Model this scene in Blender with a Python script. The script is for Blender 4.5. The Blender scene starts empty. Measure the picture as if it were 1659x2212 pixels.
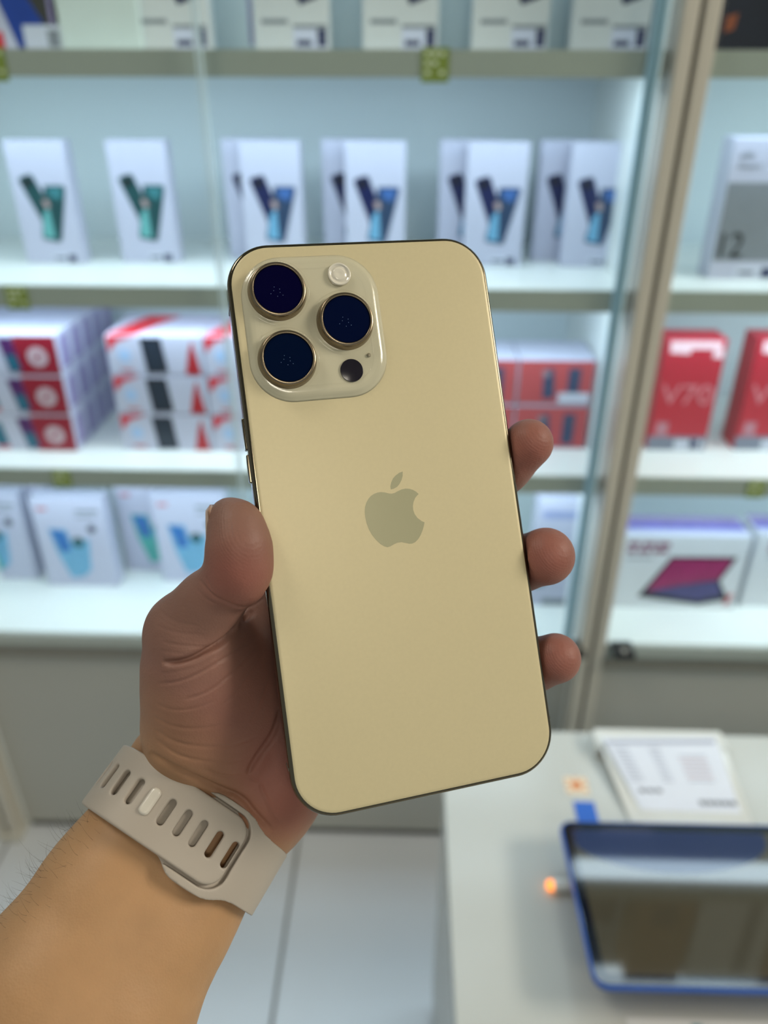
import bpy, bmesh, math, random
import numpy as np
from mathutils import Matrix, Vector
random.seed(3); np.random.seed(3)
S = bpy.context.scene
COL = S.collection

# ------------------------------------------------------------------ camera
PXW, PXH, F = 1659.0, 2212.0, 1650.0
CAMP = np.array([0.0, 0.0, 1.37])
RM = np.array([[0.99959, 0.028523, 0.002353], [0.015988, -0.48832, -0.872518], [-0.023738, 0.872199, -0.488576]])  # right, down, forward
_u, _s, _v = np.linalg.svd(RM); RM = _u @ _v
cd = bpy.data.cameras.new('camera'); cam = bpy.data.objects.new('camera', cd); COL.objects.link(cam)
M = Matrix.Identity(4)
for i in range(3):
    M[i][0] = RM[0][i]; M[i][1] = -RM[1][i]; M[i][2] = -RM[2][i]; M[i][3] = CAMP[i]
cam.matrix_world = M
cd.sensor_fit = 'HORIZONTAL'; cd.lens = 6.86; cd.sensor_width = 6.86 * PXW / F
cd.clip_start = 0.01; cd.clip_end = 30
cd.dof.use_dof = True; cd.dof.focus_distance = 0.216; cd.dof.aperture_fstop = 1.9
S.camera = cam
# ------------------------------------------------------------------ world, lights, exposure
S.view_settings.view_transform = 'Standard'; S.view_settings.look = 'None'
S.view_settings.exposure = 0.0; S.view_settings.gamma = 1.0; S.view_settings.use_curve_mapping = False
w = bpy.data.worlds.new('world'); S.world = w; w.use_nodes = True
w.node_tree.nodes['Background'].inputs[0].default_value = (0.62, 0.66, 0.62, 1)
w.node_tree.nodes['Background'].inputs[1].default_value = 0.42

def area(name, loc, rot, sx, sy, power, col):
    l = bpy.data.lights.new(name, 'AREA'); l.shape = 'RECTANGLE'; l.size = sx; l.size_y = sy
    l.energy = power; l.color = col
    o = bpy.data.objects.new(name, l); o.location = loc; o.rotation_euler = rot; COL.objects.link(o); return o
# store ceiling lamps
area('ceiling_lamp_light', (2.5, 0.0, 2.86), (0, math.radians(35), 0), 1.1, 1.1, 95, (1.0, 0.93, 0.80))
area('ceiling_lamp_light', (-0.9, 0.2, 2.86), (0, 0, 0), 0.5, 0.5, 9, (1.0, 0.95, 0.86))
area('ceiling_lamp_light', (0.6, -1.9, 2.86), (0, 0, 0), 0.6, 0.6, 14, (1.0, 0.92, 0.78))

# ------------------------------------------------------------------ helpers
def lin(c):
    return tuple(((x/255.0)/12.92 if x/255.0 <= 0.04045 else (((x/255.0)+0.055)/1.055)**2.4) for x in c)
MATS = {}
def mat(name, rgb, rough=0.5, metal=0.0, var=0.04, scale=40.0, bump=0.0, spec=0.5, emit=0.0, coat=0.0, srgb=True):
    if name in MATS: return MATS[name]
    m = bpy.data.materials.new(name); m.use_nodes = True; nt = m.node_tree; N = nt.nodes; L = nt.links
    b = N['Principled BSDF']; c = lin(rgb) if srgb else rgb
    tc = N.new('ShaderNodeTexCoord'); no = N.new('ShaderNodeTexNoise'); no.inputs['Scale'].default_value = scale
    no.inputs['Detail'].default_value = 3
    L.new(tc.outputs['Object'], no.inputs['Vector'])
    mr = N.new('ShaderNodeMapRange'); mr.inputs[3].default_value = 1-var; mr.inputs[4].default_value = 1+var
    L.new(no.outputs['Fac'], mr.inputs[0])
    vm = N.new('ShaderNodeVectorMath'); vm.operation = 'SCALE'; vm.inputs[0].default_value = c
    L.new(mr.outputs[0], vm.inputs['Scale']); L.new(vm.outputs[0], b.inputs['Base Color'])
    b.inputs['Roughness'].default_value = rough; b.inputs['Metallic'].default_value = metal
    b.inputs['Specular IOR Level'].default_value = spec; b.inputs['Coat Weight'].default_value = coat
    if emit: b.inputs['Emission Color'].default_value = (*c, 1); b.inputs['Emission Strength'].default_value = emit
    if bump:
        bp = N.new('ShaderNodeBump'); bp.inputs['Strength'].default_value = bump; bp.inputs['Distance'].default_value = 0.001
        L.new(no.outputs['Fac'], bp.inputs['Height']); L.new(bp.outputs[0], b.inputs['Normal'])
    MATS[name] = m; return m

def link(o, parent=None):
    COL.objects.link(o)
    if parent is not None: o.parent = parent
    return o
def mobj(name, verts, faces, m, parent=None, smooth=False, loc=None):
    me = bpy.data.meshes.new(name); me.from_pydata([tuple(map(float, v)) for v in verts], [], faces); me.validate(); me.update()
    if smooth: me.polygons.foreach_set('use_smooth', [True]*len(me.polygons))
    me.materials.append(m); o = bpy.data.objects.new(name, me)
    if loc is not None: o.location = loc
    return link(o, parent)
def tag(o, label=None, cat=None, group=None, kind=None):
    if label: o['label'] = label
    if cat: o['category'] = cat
    if group: o['group'] = group
    if kind: o['kind'] = kind
    return o
def empty(name, loc=(0, 0, 0), rz=0.0):
    o = bpy.data.objects.new(name, None); o.location = loc; o.rotation_euler = (0, 0, rz); o.empty_display_size = 0.02; COL.objects.link(o); return o
def boxm(name, x0, x1, y0, y1, z0, z1, m, parent=None, bev=0.0):
    bm = bmesh.new(); bmesh.ops.create_cube(bm, size=1.0)
    for v in bm.verts:
        v.co = Vector(((x0+x1)/2+v.co.x*(x1-x0), (y0+y1)/2+v.co.y*(y1-y0), (z0+z1)/2+v.co.z*(z1-z0)))
    if bev: bmesh.ops.bevel(bm, geom=bm.edges[:], offset=bev, segments=2, profile=0.5, affect='EDGES')
    me = bpy.data.meshes.new(name); bm.to_mesh(me); bm.free(); me.materials.append(m)
    return link(bpy.data.objects.new(name, me), parent)
def copy_tree(o):
    c = o.copy(); COL.objects.link(c)
    for ch in o.children:
        d = ch.copy(); COL.objects.link(d); d.parent = c
        for g in ch.children:
            e = g.copy(); COL.objects.link(e); e.parent = d
    return c
def prism(name, poly, z0, z1, m, parent=None, axes='xy', smooth=False):
    """extrude a 2D outline; axes 'xy' extrudes along z, 'xz' along y"""
    n = len(poly)
    if axes == 'xy': f = lambda p, t: (p[0], p[1], t)
    else: f = lambda p, t: (p[0], t, p[1])
    vs = [f(p, z0) for p in poly]+[f(p, z1) for p in poly]
    fs = [list(range(n))[::-1], list(range(n, 2*n))]+[[i, (i+1) % n, n+(i+1) % n, n+i] for i in range(n)]
    o = mobj(name, vs, fs, m, parent)
    bm = bmesh.new(); bm.from_mesh(o.data); bmesh.ops.recalc_face_normals(bm, faces=bm.faces[:]); bm.to_mesh(o.data); bm.free()
    return o
def rrect(wd, ht, r, n=8, cx=0, cy=0):
    pts = []
    for (sx, sy, a0) in ((1, 1, 0), (-1, 1, 90), (-1, -1, 180), (1, -1, 270)):
        for k in range(n+1):
            a = math.radians(a0+90*k/n)
            pts.append((cx+sx*(wd/2-r)+r*math.cos(a), cy+sy*(ht/2-r)+r*math.sin(a)))
    return pts
def loft(name, loops, m, parent=None, cap=(True, True), smooth=True, closed=False):
    n = len(loops[0]); vs = [p for lp in loops for p in lp]; fs = []
    K = len(loops)
    for k in range(K-1 if not closed else K):
        k2 = (k+1) % K
        for i in range(n):
            fs.append([k*n+i, k*n+(i+1) % n, k2*n+(i+1) % n, k2*n+i])
    if cap[0] and not closed: fs.append(list(range(n))[::-1])
    if cap[1] and not closed: fs.append([(K-1)*n+i for i in range(n)])
    o = mobj(name, vs, fs, m, parent, smooth)
    bm = bmesh.new(); bm.from_mesh(o.data); bmesh.ops.recalc_face_normals(bm, faces=bm.faces[:]); bm.to_mesh(o.data); bm.free()
    return o
def lathe(name, prof, m, parent=None, cx=0, cy=0, n=64, cap=(True, True), smooth=True):
    loops = [[(cx+r*math.cos(2*math.pi*i/n), cy+r*math.sin(2*math.pi*i/n), z) for i in range(n)] for r, z in prof]
    return loft(name, loops, m, parent, cap, smooth)
def sharp(o, ang=35):
    me = o.data; me.polygons.foreach_set('use_smooth', [True]*len(me.polygons))
    me.set_sharp_from_angle(angle=math.radians(ang)); return o
def text(name, body, size, m, parent, loc, rot=(math.pi/2, 0, 0), ext=0.0002, sx=1.0, align='LEFT'):
    c = bpy.data.curves.new(name, 'FONT'); c.body = body; c.size = size; c.extrude = ext; c.align_x = align
    t = bpy.data.objects.new(name, c); COL.objects.link(t)
    dg = bpy.context.evaluated_depsgraph_get(); dg.update()
    me = bpy.data.meshes.new_from_object(t.evaluated_get(dg)); bpy.data.objects.remove(t)
    me.materials.clear(); me.materials.append(m)
    o = bpy.data.objects.new(name, me); o.location = loc; o.rotation_euler = rot; o.scale = (sx, 1, 1)
    return link(o, parent)

# pixel of the photograph -> point of the place
def ray(px, py): return np.array([(px-PXW/2)/F, (py-PXH/2)/F, 1.0]) @ RM
def on_y(px, py, Y): d = ray(px, py); return CAMP+d*(Y/d[1])
def on_z(px, py, z): d = ray(px, py); return CAMP+d*((z-CAMP[2])/d[2])
def at(px, py, dep): return CAMP+ray(px, py)*dep
def cam2w(P): return CAMP+np.asarray(P) @ RM

# ------------------------------------------------------------------ iso-surface mesher (surface nets)
def surface_nets(Fd, org, h):
    nx, ny, nz = Fd.shape
    ins = Fd < 0
    cs = [(i, j, k) for i in (0, 1) for j in (0, 1) for k in (0, 1)]
    cnt = np.zeros((nx-1, ny-1, nz-1), np.int8)
    for i, j, k in cs: cnt += ins[i:nx-1+i, j:ny-1+j, k:nz-1+k]
    act = np.argwhere((cnt > 0) & (cnt < 8))
    acc = np.zeros((len(act), 3)); num = np.zeros(len(act))
    vals = {c: Fd[act[:, 0]+c[0], act[:, 1]+c[1], act[:, 2]+c[2]] for c in cs}
    for c in cs:
        for ax in range(3):
            if c[ax] == 0:
                d = list(c); d[ax] = 1; d = tuple(d)
                a, b = vals[c], vals[d]; mk = (a < 0) != (b < 0)
                t = np.where(mk, a/np.where(mk, a-b, 1), 0)
                p = np.tile(np.array(c, float), (len(act), 1)); p[:, ax] += t
                acc[mk] += p[mk]; num[mk] += 1
    V = (act+acc/num[:, None])*h+org
    idx = np.full((nx-1, ny-1, nz-1), -1, np.int64); idx[act[:, 0], act[:, 1], act[:, 2]] = np.arange(len(act))
    quads = []
    for ax in range(3):
        sl0 = [slice(None)]*3; sl1 = [slice(None)]*3; sl0[ax] = slice(0, -1); sl1[ax] = slice(1, None)
        a, b = ins[tuple(sl0)], ins[tuple(sl1)]
        e = np.argwhere(a != b); o1, o2 = (ax+1) % 3, (ax+2) % 3
        e = e[(e[:, o1] > 0) & (e[:, o2] > 0) & (e[:, o1] < Fd.shape[o1]-1) & (e[:, o2] < Fd.shape[o2]-1)]
        flip = a[e[:, 0], e[:, 1], e[:, 2]]
        def g(d1, d2):
            q = e.copy(); q[:, o1] -= d1; q[:, o2] -= d2; return idx[q[:, 0], q[:, 1], q[:, 2]]
        Q = np.stack([g(1, 1), g(0, 1), g(0, 0), g(1, 0)], 1)
        Q[~flip] = Q[~flip][:, ::-1]; quads.append(Q)
    return V, np.concatenate(quads)
def np_mesh(name, V, Q, m, parent=None):
    me = bpy.data.meshes.new(name); me.vertices.add(len(V)); me.vertices.foreach_set('co', np.ascontiguousarray(V, np.float32).ravel())
    me.loops.add(Q.size); me.loops.foreach_set('vertex_index', Q.astype(np.int32).ravel())
    me.polygons.add(len(Q)); me.polygons.foreach_set('loop_start', np.arange(0, Q.size, 4, dtype=np.int32))
    me.update(calc_edges=True); me.validate()
    me.polygons.foreach_set('use_smooth', [True]*len(me.polygons)); me.materials.append(m)
    return link(bpy.data.objects.new(name, me), parent)
def subsurf(o, lv=1):
    md = o.modifiers.new('s', 'SUBSURF'); md.levels = lv; md.render_levels = lv
    dg = bpy.context.evaluated_depsgraph_get(); dg.update()
    me = bpy.data.meshes.new_from_object(o.evaluated_get(dg)); o.modifiers.clear(); o.data = me
    me.polygons.foreach_set('use_smooth', [True]*len(me.polygons)); return o
def smin(a, b, k):
    h = np.clip(0.5+0.5*(b-a)/k, 0, 1); return b*(1-h)+a*h-k*h*(1-h)

# ------------------------------------------------------------------ materials
CARD = mat('white_card', (192, 195, 215), 0.45, var=0.02)
SHELF = mat('shelf_laminate', (226, 232, 230), 0.35, var=0.02, scale=8)
EDGE = mat('shelf_edge', (164, 171, 162), 0.45, var=0.03, scale=10)
BACKP = mat('back_panel', (218, 230, 234), 0.5, var=0.03, scale=4)
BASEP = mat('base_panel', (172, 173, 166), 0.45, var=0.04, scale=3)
ALU = mat('anodised_aluminium', (200, 195, 182), 0.42, metal=0.25, var=0.04, scale=15)
TABLE = mat('table_laminate', (186, 187, 181), 0.22, var=0.02, scale=6)
NAVY = mat('navy_print', (22, 32, 78), 0.3); BLACKP = mat('black_print', (22, 24, 30), 0.35)
TEAL = mat('teal_print', (58, 122, 130), 0.3, var=0.3, scale=60); SKY = mat('sky_print', (110, 170, 205), 0.3, var=0.25, scale=60)
GREENP = mat('green_print', (28, 74, 78), 0.3, var=0.3, scale=50)
LAB = mat('label_paper', (205, 210, 226), 0.5); INK = mat('dark_ink', (52, 58, 92), 0.5)
GREYP = mat('grey_print', (132, 138, 146), 0.4, var=0.08); TAG = mat('green_tag', (132, 148, 56), 0.5, var=0.1)
TAGT = mat('tag_letters', (226, 232, 200), 0.5)
CRIM = mat('crimson_print', (150, 12, 42), 0.4, var=0.12); RED = mat('red_print', (206, 38, 52), 0.4, var=0.06)
REDO = mat('coral_print', (186, 80, 84), 0.4, var=0.08); PURP = mat('purple_print', (80, 30, 96), 0.4, var=0.3, scale=80)
LILAC = mat('lilac_print', (150, 140, 184), 0.45, var=0.2, scale=60); PINK = mat('pink_print', (232, 70, 150), 0.4)
MAGEN = mat('magenta_print', (150, 28, 92), 0.35, var=0.35, scale=30); VIOL = mat('violet_print', (92, 84, 186), 0.35, var=0.2, scale=40)
CARDB = mat('kraft_card', (150, 110, 62), 0.6); BLACK = mat('black_metal', (30, 30, 28), 0.4)

# ================================================================== SETTING
FLZ = 0.0; SH = [1.406, 1.128, 0.848, 0.530]           # shelf top heights
UP = [1.76, 2.03]
YF, YB = 1.05, 1.42
def tile_mat():
    m = mat('floor_tile', (196, 201, 206), 0.26, var=0.06, scale=3.0); return m
fl = boxm('floor', -2.4, 4.0, -2.2, 1.75, -0.06, -0.004, mat('grout', (112, 110, 104), 0.7)); fl['kind'] = 'structure'
T = tile_mat(); gx, gy = -0.2045, 0.47
tm = None
for i in range(-4, 7):
    for j in range(-5, 3):
        x0 = gx+0.6*i; y0 = gy+0.6*j
        if x0 > 3.6 or x0 < -2.5 or y0+0.6 < -2.3: continue
        if tm is None:
            t0 = boxm('tile', 0.003, 0.597, 0.003, 0.597, -0.004, 0.0, T, fl, bev=0.0008); tm = t0.data; t0.location = (x0, y0, 0)
        else:
            t1 = bpy.data.objects.new('tile', tm); t1.location = (x0, y0, 0); link(t1, fl)
wb = boxm('wall_back', -2.4, 4.0, 1.60, 1.70, 0, 2.9, mat('wall_paint', (196, 198, 192), 0.6, scale=2)); wb['kind'] = 'structure'
ce = boxm('ceiling', -2.4, 4.0, -2.2, 1.70, 2.9, 2.96, mat('ceiling_paint', (170, 170, 162), 0.8, scale=2)); ce['kind'] = 'structure'
LAMPM = mat('lamp_diffuser', (255, 240, 214), 0.5, emit=3.0)
for x, y, s, lab in ((2.5, 0.0, 1.1, 'largest square ceiling lamp panel, far to the right of the table'), (-0.9, 0.2, 0.5, 'square ceiling lamp panel nearer the left display cabinet'), (0.6, -1.9, 0.6, 'square ceiling lamp panel farthest from the cabinets')):
    t = empty('ceiling_lamp', (x, y, 2.9)); tag(t, lab, 'lamp')
    boxm('lamp_frame', -s/2-0.03, s/2+0.03, -s/2-0.03, s/2+0.03, -0.02, 0, mat('lamp_frame', (210, 210, 205), 0.4), t)
    boxm('diffuser', -s/2, s/2, -s/2, s/2, -0.024, -0.0205, LAMPM, t)

# ================================================================== CABINETS
LEDC = (0.72, 0.87, 1.0)
def cabinet(name, x0, x1, label, led):
    c = empty(name, (0, 0, 0)); tag(c, label, 'display cabinet', 'lit display cabinets')
    for xa, xb in ((x0-0.018, x0), (x1, x1+0.018)):
        boxm('side_panel', xa, xb, YF+0.012, YB+0.02, 0.0, 2.3, SHELF, c)
    boxm('back_panel', x0, x1, YB, YB+0.015, 0.45, 2.3, BACKP, c)
    for z in SH+UP:
        if z == SH[3]: continue
        s = boxm('shelf', x0, x1, YF+0.006, YB, z-0.022, z, SHELF, c)
        e = boxm('shelf_edge', x0, x1, YF, YF+0.006, z-0.029, z, EDGE, s)
    s = boxm('shelf', x0, x1, YF, YB, SH[3]-0.02, SH[3], SHELF, c)
    boxm('shelf_edge', x0, x1, YF-0.004, YF, SH[3]-0.028, SH[3]-0.004, mat('bottom_edge', (184, 186, 180), 0.4), s)
    boxm('top_panel', x0, x1, YF, YB, 2.28, 2.3, SHELF, c)
    boxm('kick_shadow_strip', x0, x1, YF+0.022, YF+0.03, 0.0, 0.02, mat('kick_shadow_tone', (84, 84, 78), 0.7), c)  # dark set-back strip stands in for the shadow line at the floor
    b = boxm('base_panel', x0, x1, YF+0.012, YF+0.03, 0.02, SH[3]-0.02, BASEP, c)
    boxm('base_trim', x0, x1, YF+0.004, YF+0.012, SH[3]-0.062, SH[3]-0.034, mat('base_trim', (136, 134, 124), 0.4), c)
    for k, z in enumerate(UP[::-1]+SH[:3]):
        boxm('led_strip', x0+0.02, x1-0.02, YF+0.02, YF+0.034, z-0.027, z-0.0225, mat('led', (225, 240, 255), 0.5, emit=.5), c)
        p = led*(.75 if k < 2 else 1.0)
        area('shelf_led_light', ((x0+x1)/2, YF+0.05, z-0.03), (math.radians(12), 0, 0), (x1-x0)-0.04, 0.06, p*(x1-x0), LEDC)
    return c
cabinet('display_cabinet', -0.775, 0.302, 'wide lit white display cabinet left of the metal pillar, full of phone boxes', 1.75)
cabinet('display_cabinet', 0.352, 1.30, 'lit white display cabinet right of the metal pillar, with red and tablet boxes', 1.55)

def glass_mat():
    m = bpy.data.materials.new('cabinet_glass'); m.use_nodes = True; N = m.node_tree.nodes; L = m.node_tree.links; N.clear()
    o = N.new('ShaderNodeOutputMaterial'); t = N.new('ShaderNodeBsdfTransparent'); t.inputs[0].default_value = (0.955, 0.98, 0.975, 1)
    g = N.new('ShaderNodeBsdfGlossy'); g.inputs['Roughness'].default_value = 0.03; f = N.new('ShaderNodeFresnel'); f.inputs[0].default_value = 1.38
    x = N.new('ShaderNodeMixShader'); ge = N.new('ShaderNodeNewGeometry'); sb_ = N.new('ShaderNodeMath'); sb_.operation = 'SUBTRACT'; sb_.inputs[0].default_value = 1.0; L.new(ge.outputs['Backfacing'], sb_.inputs[1]); ml = N.new('ShaderNodeMath'); ml.operation = 'MULTIPLY'; L.new(f.outputs[0], ml.inputs[0]); L.new(sb_.outputs[0], ml.inputs[1]); L.new(ml.outputs[0], x.inputs[0]); L.new(t.outputs[0], x.inputs[1]); L.new(g.outputs[0], x.inputs[2]); L.new(x.outputs[0], o.inputs[0]); return m
GL = glass_mat(); GEDGE = mat('glass_edge', (204, 228, 234), 0.25, var=0.08)
def pane(x0, x1, y, z0, z1, label, edge='r'):
    t = empty('glass_door', ((x0+x1)/2, y, z0)); tag(t, label, 'glass door')
    hw = (x1-x0)/2
    boxm('glass_pane', -hw, hw, 0, 0.005, 0, z1-z0, GL, t)
    if 'r' in edge: boxm('glass_edge', hw-0.0022, hw, -0.0005, 0.0055, 0, z1-z0, GEDGE, t)
    if 'l' in edge: boxm('glass_edge', -hw, -hw+0.0022, -0.0005, 0.0055, 0, z1-z0, GEDGE, t)
    return t
pane(-0.77, -0.2475, 1.030, 0.515, 2.25, 'left sliding glass door of the wide left cabinet')
pane(-0.2440, 0.291, 1.030, 0.515, 2.25, 'glass door of the left cabinet, next to the metal pillar', 'lr')
_g = [o for o in bpy.data.objects if o.get('label', '').startswith('glass door of the left')][0]
boxm('edge_seal', .2675-.0135, .2675-.0025, .006, .014, 0, 1.735, mat('seal_strip', (150, 184, 202), .3, var=.05), _g)
pane(0.352, 1.28, 1.030, 0.515, 2.25, 'glass door of the cabinet right of the metal pillar', 'r')

# pillars: two aluminium profiles with a groove
def pillar(name, xc, label, wd=0.042):
    t = empty(name, (xc, 1.03, 0)); tag(t, label, 'pillar', 'aluminium cabinet pillars')
    h = wd/2
    boxm('profile', -h, -0.003, -0.006, 0.03, 0, 2.3, ALU, t, bev=0.002)
    boxm('profile', 0.003, h, -0.006, 0.03, 0, 2.3, ALU, t, bev=0.002)
    boxm('groove_insert', -0.003, 0.003, 0.004, 0.028, 0, 2.3, mat('groove', (92, 90, 82), 0.6), t)
    boxm('foot_cap', -h-0.002, h+0.002, -0.009, 0.031, 0, 0.022, mat('foot_cap', (196, 194, 182), 0.4), t, bev=0.001)
    return t
pillar('metal_pillar', 0.326, 'grooved aluminium pillar between the two display cabinets')
pillar('metal_pillar', -0.800, 'aluminium corner pillar at the far left end of the left cabinet', 0.04)
for px in (1225, 1327):
    p = on_z(px, 1366, SH[3]-0.004)
    t = empty('door_lock', (p[0], 1.018, SH[3]-0.004)); tag(t, 'small black glass door fitting '+('left' if px < 1300 else 'right')+' of the metal pillar', 'door fitting')
    boxm('body', -0.018, 0.018, -0.008, 0.03, 0, 0.011, BLACK, t, bev=0.002)
    lathe('pivot', [(0.004, 0.011), (0.004, 0.013), (0.003, 0.0135)], ALU, t, 0, 0.002, n=16)

# green price tags on the shelf edges
def shelf_tag(px, py, Y, wpx, hz, label, zt):
    p = on_y(px, py, Y); t = empty('shelf_tag', (p[0], YF-0.001, zt)); tag(t, label, 'tag', 'green tags on the shelf edges')
    wd = 0.0305*wpx/58
    boxm('card', -wd/2, wd/2, -0.0008, 0, -hz, 0, TAG, t)
    for k in range(3):
        for q in range(3):
            boxm('lettering', -wd*0.36+q*wd*0.26, -wd*0.36+q*wd*0.26+wd*0.18, -0.0014, -0.0008, -hz*0.24-k*hz*0.27, -hz*0.12-k*hz*0.27, TAGT, t) if (k+q) % 4 != 3 else None
shelf_tag(940, 138, YF, 62, 0.036, 'green tag on the top shelf edge left of the pillar', SH[0]+0.002)
shelf_tag(-10, 138, YF, 52, 0.036, 'green tag on the top shelf edge at the far left', SH[0]+0.002)
shelf_tag(38, 642, YF, 60, 0.032, 'green tag under the standing phone boxes at the far left', SH[1])
shelf_tag(134, 1030, YF, 54, 0.030, 'green tag on the shelf edge under the crimson boxes', SH[2])
shelf_tag(1632, 1055, YF, 50, 0.030, 'green tag on the shelf edge under the red boxes right of the pillar', SH[2])
shelf_tag(2390, 138, YF, 60, 0.034, 'green tag on the top shelf edge, mirrored in the tablet screen', SH[0])

# ================================================================== BOXES
def poly_uv(u_v, W_, H_, y, name, m, par, th=0.0004):
    pts = [((u-0.5)*W_, (1-v)*H_) for u, v in u_v]
    return prism(name, pts, y-th, y, m, par, axes='xz')
def rect_uv(u0, v0, u1, v1): return [(u0, v0), (u1, v0), (u1, v1), (u0, v1)]
def base_box(name, W_, D_, H_, m=CARD, bev=0.0012):
    t = empty(name); boxm('carton', -W_/2, W_/2, 0, D_, 0, H_, m, t, bev=bev); return t
def disc_uv(cu, cv, r, W_, H_, n=24, r0=None):
    return [(cu+r*math.cos(2*math.pi*k/n)/W_, cv+r*math.sin(2*math.pi*k/n)/H_) for k in range(n)]
# --- standing white phone boxes (second shelf): two crossed phones
def v_box(dark, tl, tlo, W_=0.088, H_=0.171):
    t = base_box('phone_box', W_, 0.03, H_)
    a = poly_uv([(.14, .31), (.17, .285), (.35, .26), (.39, .275), (.61, .55), (.58, .68), (.44, .69)], W_, H_, 0, 'printed_phone', dark, t, 0.0004)
    poly_uv([(.20, .31), (.33, .285), (.37, .34), (.26, .37)], W_, H_, -0.0004, 'camera_print', BLACKP, a, 0.0002)
    b = poly_uv([(.55, .35), (.88, .35), (.90, .38), (.68, .80), (.63, .815), (.37, .79), (.36, .76)], W_, H_, -0.0004, 'printed_phone', GREENP if tl is TEAL else mat('steel_blue_print', (44, 66, 96), .3, var=.35, scale=60), t, 0.0004)
    poly_uv([(.59, .365), (.86, .365), (.78, .47), (.62, .44)], W_, H_, -0.0008, 'screen_print', TEAL if tl is TEAL else mat('mid_blue_print', (64, 104, 168), .3), b, 0.0002)
    poly_uv([(.46, .57), (.56, .54), (.58, .79), (.38, .77)], W_, H_, -0.0008, 'light_print', mat('pale_teal_print', (104, 176, 176), .3, var=.15) if tl is TEAL else SKY, b, 0.0002)
    poly_uv([(.47, .47), (.56, .46), (.60, .52), (.52, .54)], W_, H_, -0.001, 'face_print', mat('skin_print', (170, 150, 150), .5), b, 0.0002)
    l = poly_uv(rect_uv(.46, .915, .90, .99), W_, H_, 0, 'price_label', LAB, t, 0.0004)
    poly_uv(rect_uv(.74, .925, .88, .985), W_, H_, -0.0004, 'lettering', INK, l, 0.0002)
    poly_uv(rect_uv(.50, .945, .70, .965), W_, H_, -0.0004, 'lettering', INK, l, 0.0002)
    return t
gA = v_box(GREENP, TEAL, None); gB = v_box(NAVY, SKY, None)
G2 = 'white standing phone boxes on the second shelf'
first = True
for px, py, lab in ((122, 569, 'leftmost white phone box with green and teal phones, on the second shelf'), (327, 567, 'second white phone box from the left, green and teal phones, second shelf')):
    p = on_z(px, py, SH[1]); o = gA if first else copy_tree(gA); first = False
    o.location = (p[0], p[1], SH[1]); tag(o, lab, 'box', G2)
first = True
ROW = [(598, 570, 'first'), (812, 570, 'second'), (1060, 572, 'third'), (1268, 572, 'fourth')]
for k, (px, py, nm) in enumerate(ROW):
    p = on_z(px, py, SH[1]); o = gB if first else copy_tree(gB); first = False
    xx = p[0]; o.location = (xx, 1.205, SH[1])
    tag(o, nm+' front phone box with navy and blue phones, counted from the left, second shelf', 'box', G2)
    q = copy_tree(gB); q.location = (xx-0.035-(0.003 if k else 0), 1.25, SH[1]); tag(q, 'white phone box tucked behind the '+nm+' navy and blue one, second shelf', 'box', G2)
# --- top shelf boxes
def top_box(W_=0.094, H_=0.171):
    t = base_box('phone_box', W_, 0.03, H_, mat('pale_card', (216, 219, 220), 0.45))
    b = poly_uv([(.20, .20), (.50, .12), (.86, .60), (.86, .67), (.62, .715)], W_, H_, 0, 'printed_phone', NAVY, t)
    poly_uv(rect_uv(.10, .80, .45, .83), W_, H_, 0, 'lettering', GREYP, t, 0.0002)
    l = poly_uv(rect_uv(.52, .86, .97, .985), W_, H_, 0, 'price_label', mat('pale_label', (212, 216, 236), .5), t)
    poly_uv(rect_uv(.84, .86, .96, .97), W_, H_, -0.0004, 'lettering', INK, l, 0.0002)
    poly_uv(rect_uv(.56, .93, .76, .965), W_, H_, -0.0004, 'lettering', INK, l, 0.0002)
    poly_uv(rect_uv(.52, .835, .97, .855), W_, H_, -0.0004, 'lettering', GREYP, l, 0.0002)
    return t
G1 = 'phone boxes on the top shelf'
tb = top_box(); first = True
for px, nm in ((370, 'first'), (630, 'second'), (865, 'third'), (1103, 'fourth'), (1320, 'fifth')):
    p = on_y(px, 60, 1.12); o = tb if first else copy_tree(tb); first = False
    o.location = (p[0], 1.12, SH[0]); tag(o, nm+' pale box with a dark phone picture, counted from the left, top shelf', 'box', G1)
for px, nm in ((505, 'first and second'), (750, 'second and third'), (985, 'third and fourth'), (1212, 'fourth and fifth')):
    p = on_y(px, 60, 1.17); t = base_box('phone_box', 0.05, 0.05, 0.165, mat('blue_white_card', (204, 222, 230), 0.45)); t.location = (p[0], 1.17, SH[0])
    poly_uv(rect_uv(.9, .05, .99, .95), .05, .165, 0, 'side_stripe', LILAC, t)
    tag(t, 'narrow bluish box between the '+nm+' pale boxes, top shelf', 'box', G1)
p = on_y(205, 60, 1.11); t = base_box('phone_box', 0.112, 0.05, 0.17, mat('mint_card', (216, 228, 224), 0.45)); t.location = (p[0], 1.11, SH[0])
poly_uv(rect_uv(.01, .02, .05, .98), .112, .17, 0, 'edge_stripe', LILAC, t); tag(t, 'plain blank white box on the top shelf, right of the blue phone box', 'box', G1)
p = on_y(62, 60, 1.11); t = base_box('phone_box', 0.088, 0.05, 0.17, mat('dark_olive_card', (58, 58, 54), 0.45)); t.location = (p[0]-0.004, 1.11, SH[0])
poly_uv([(-.0, .3), (.0, 1.0), (.38, 1.0)], .088, .17, 0, 'white_corner', CARD, t)
poly_uv([(.02, .45), (.30, .40), (.78, .84), (.78, .93), (.36, .99)], .088, .17, -0.0002, 'printed_phone', mat('cobalt_print', (24, 62, 150), .3, var=.2), t, 0.0004)
poly_uv(rect_uv(.0, .88, .16, .99), .088, .17, -0.0006, 'red_mark', RED, t)
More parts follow.
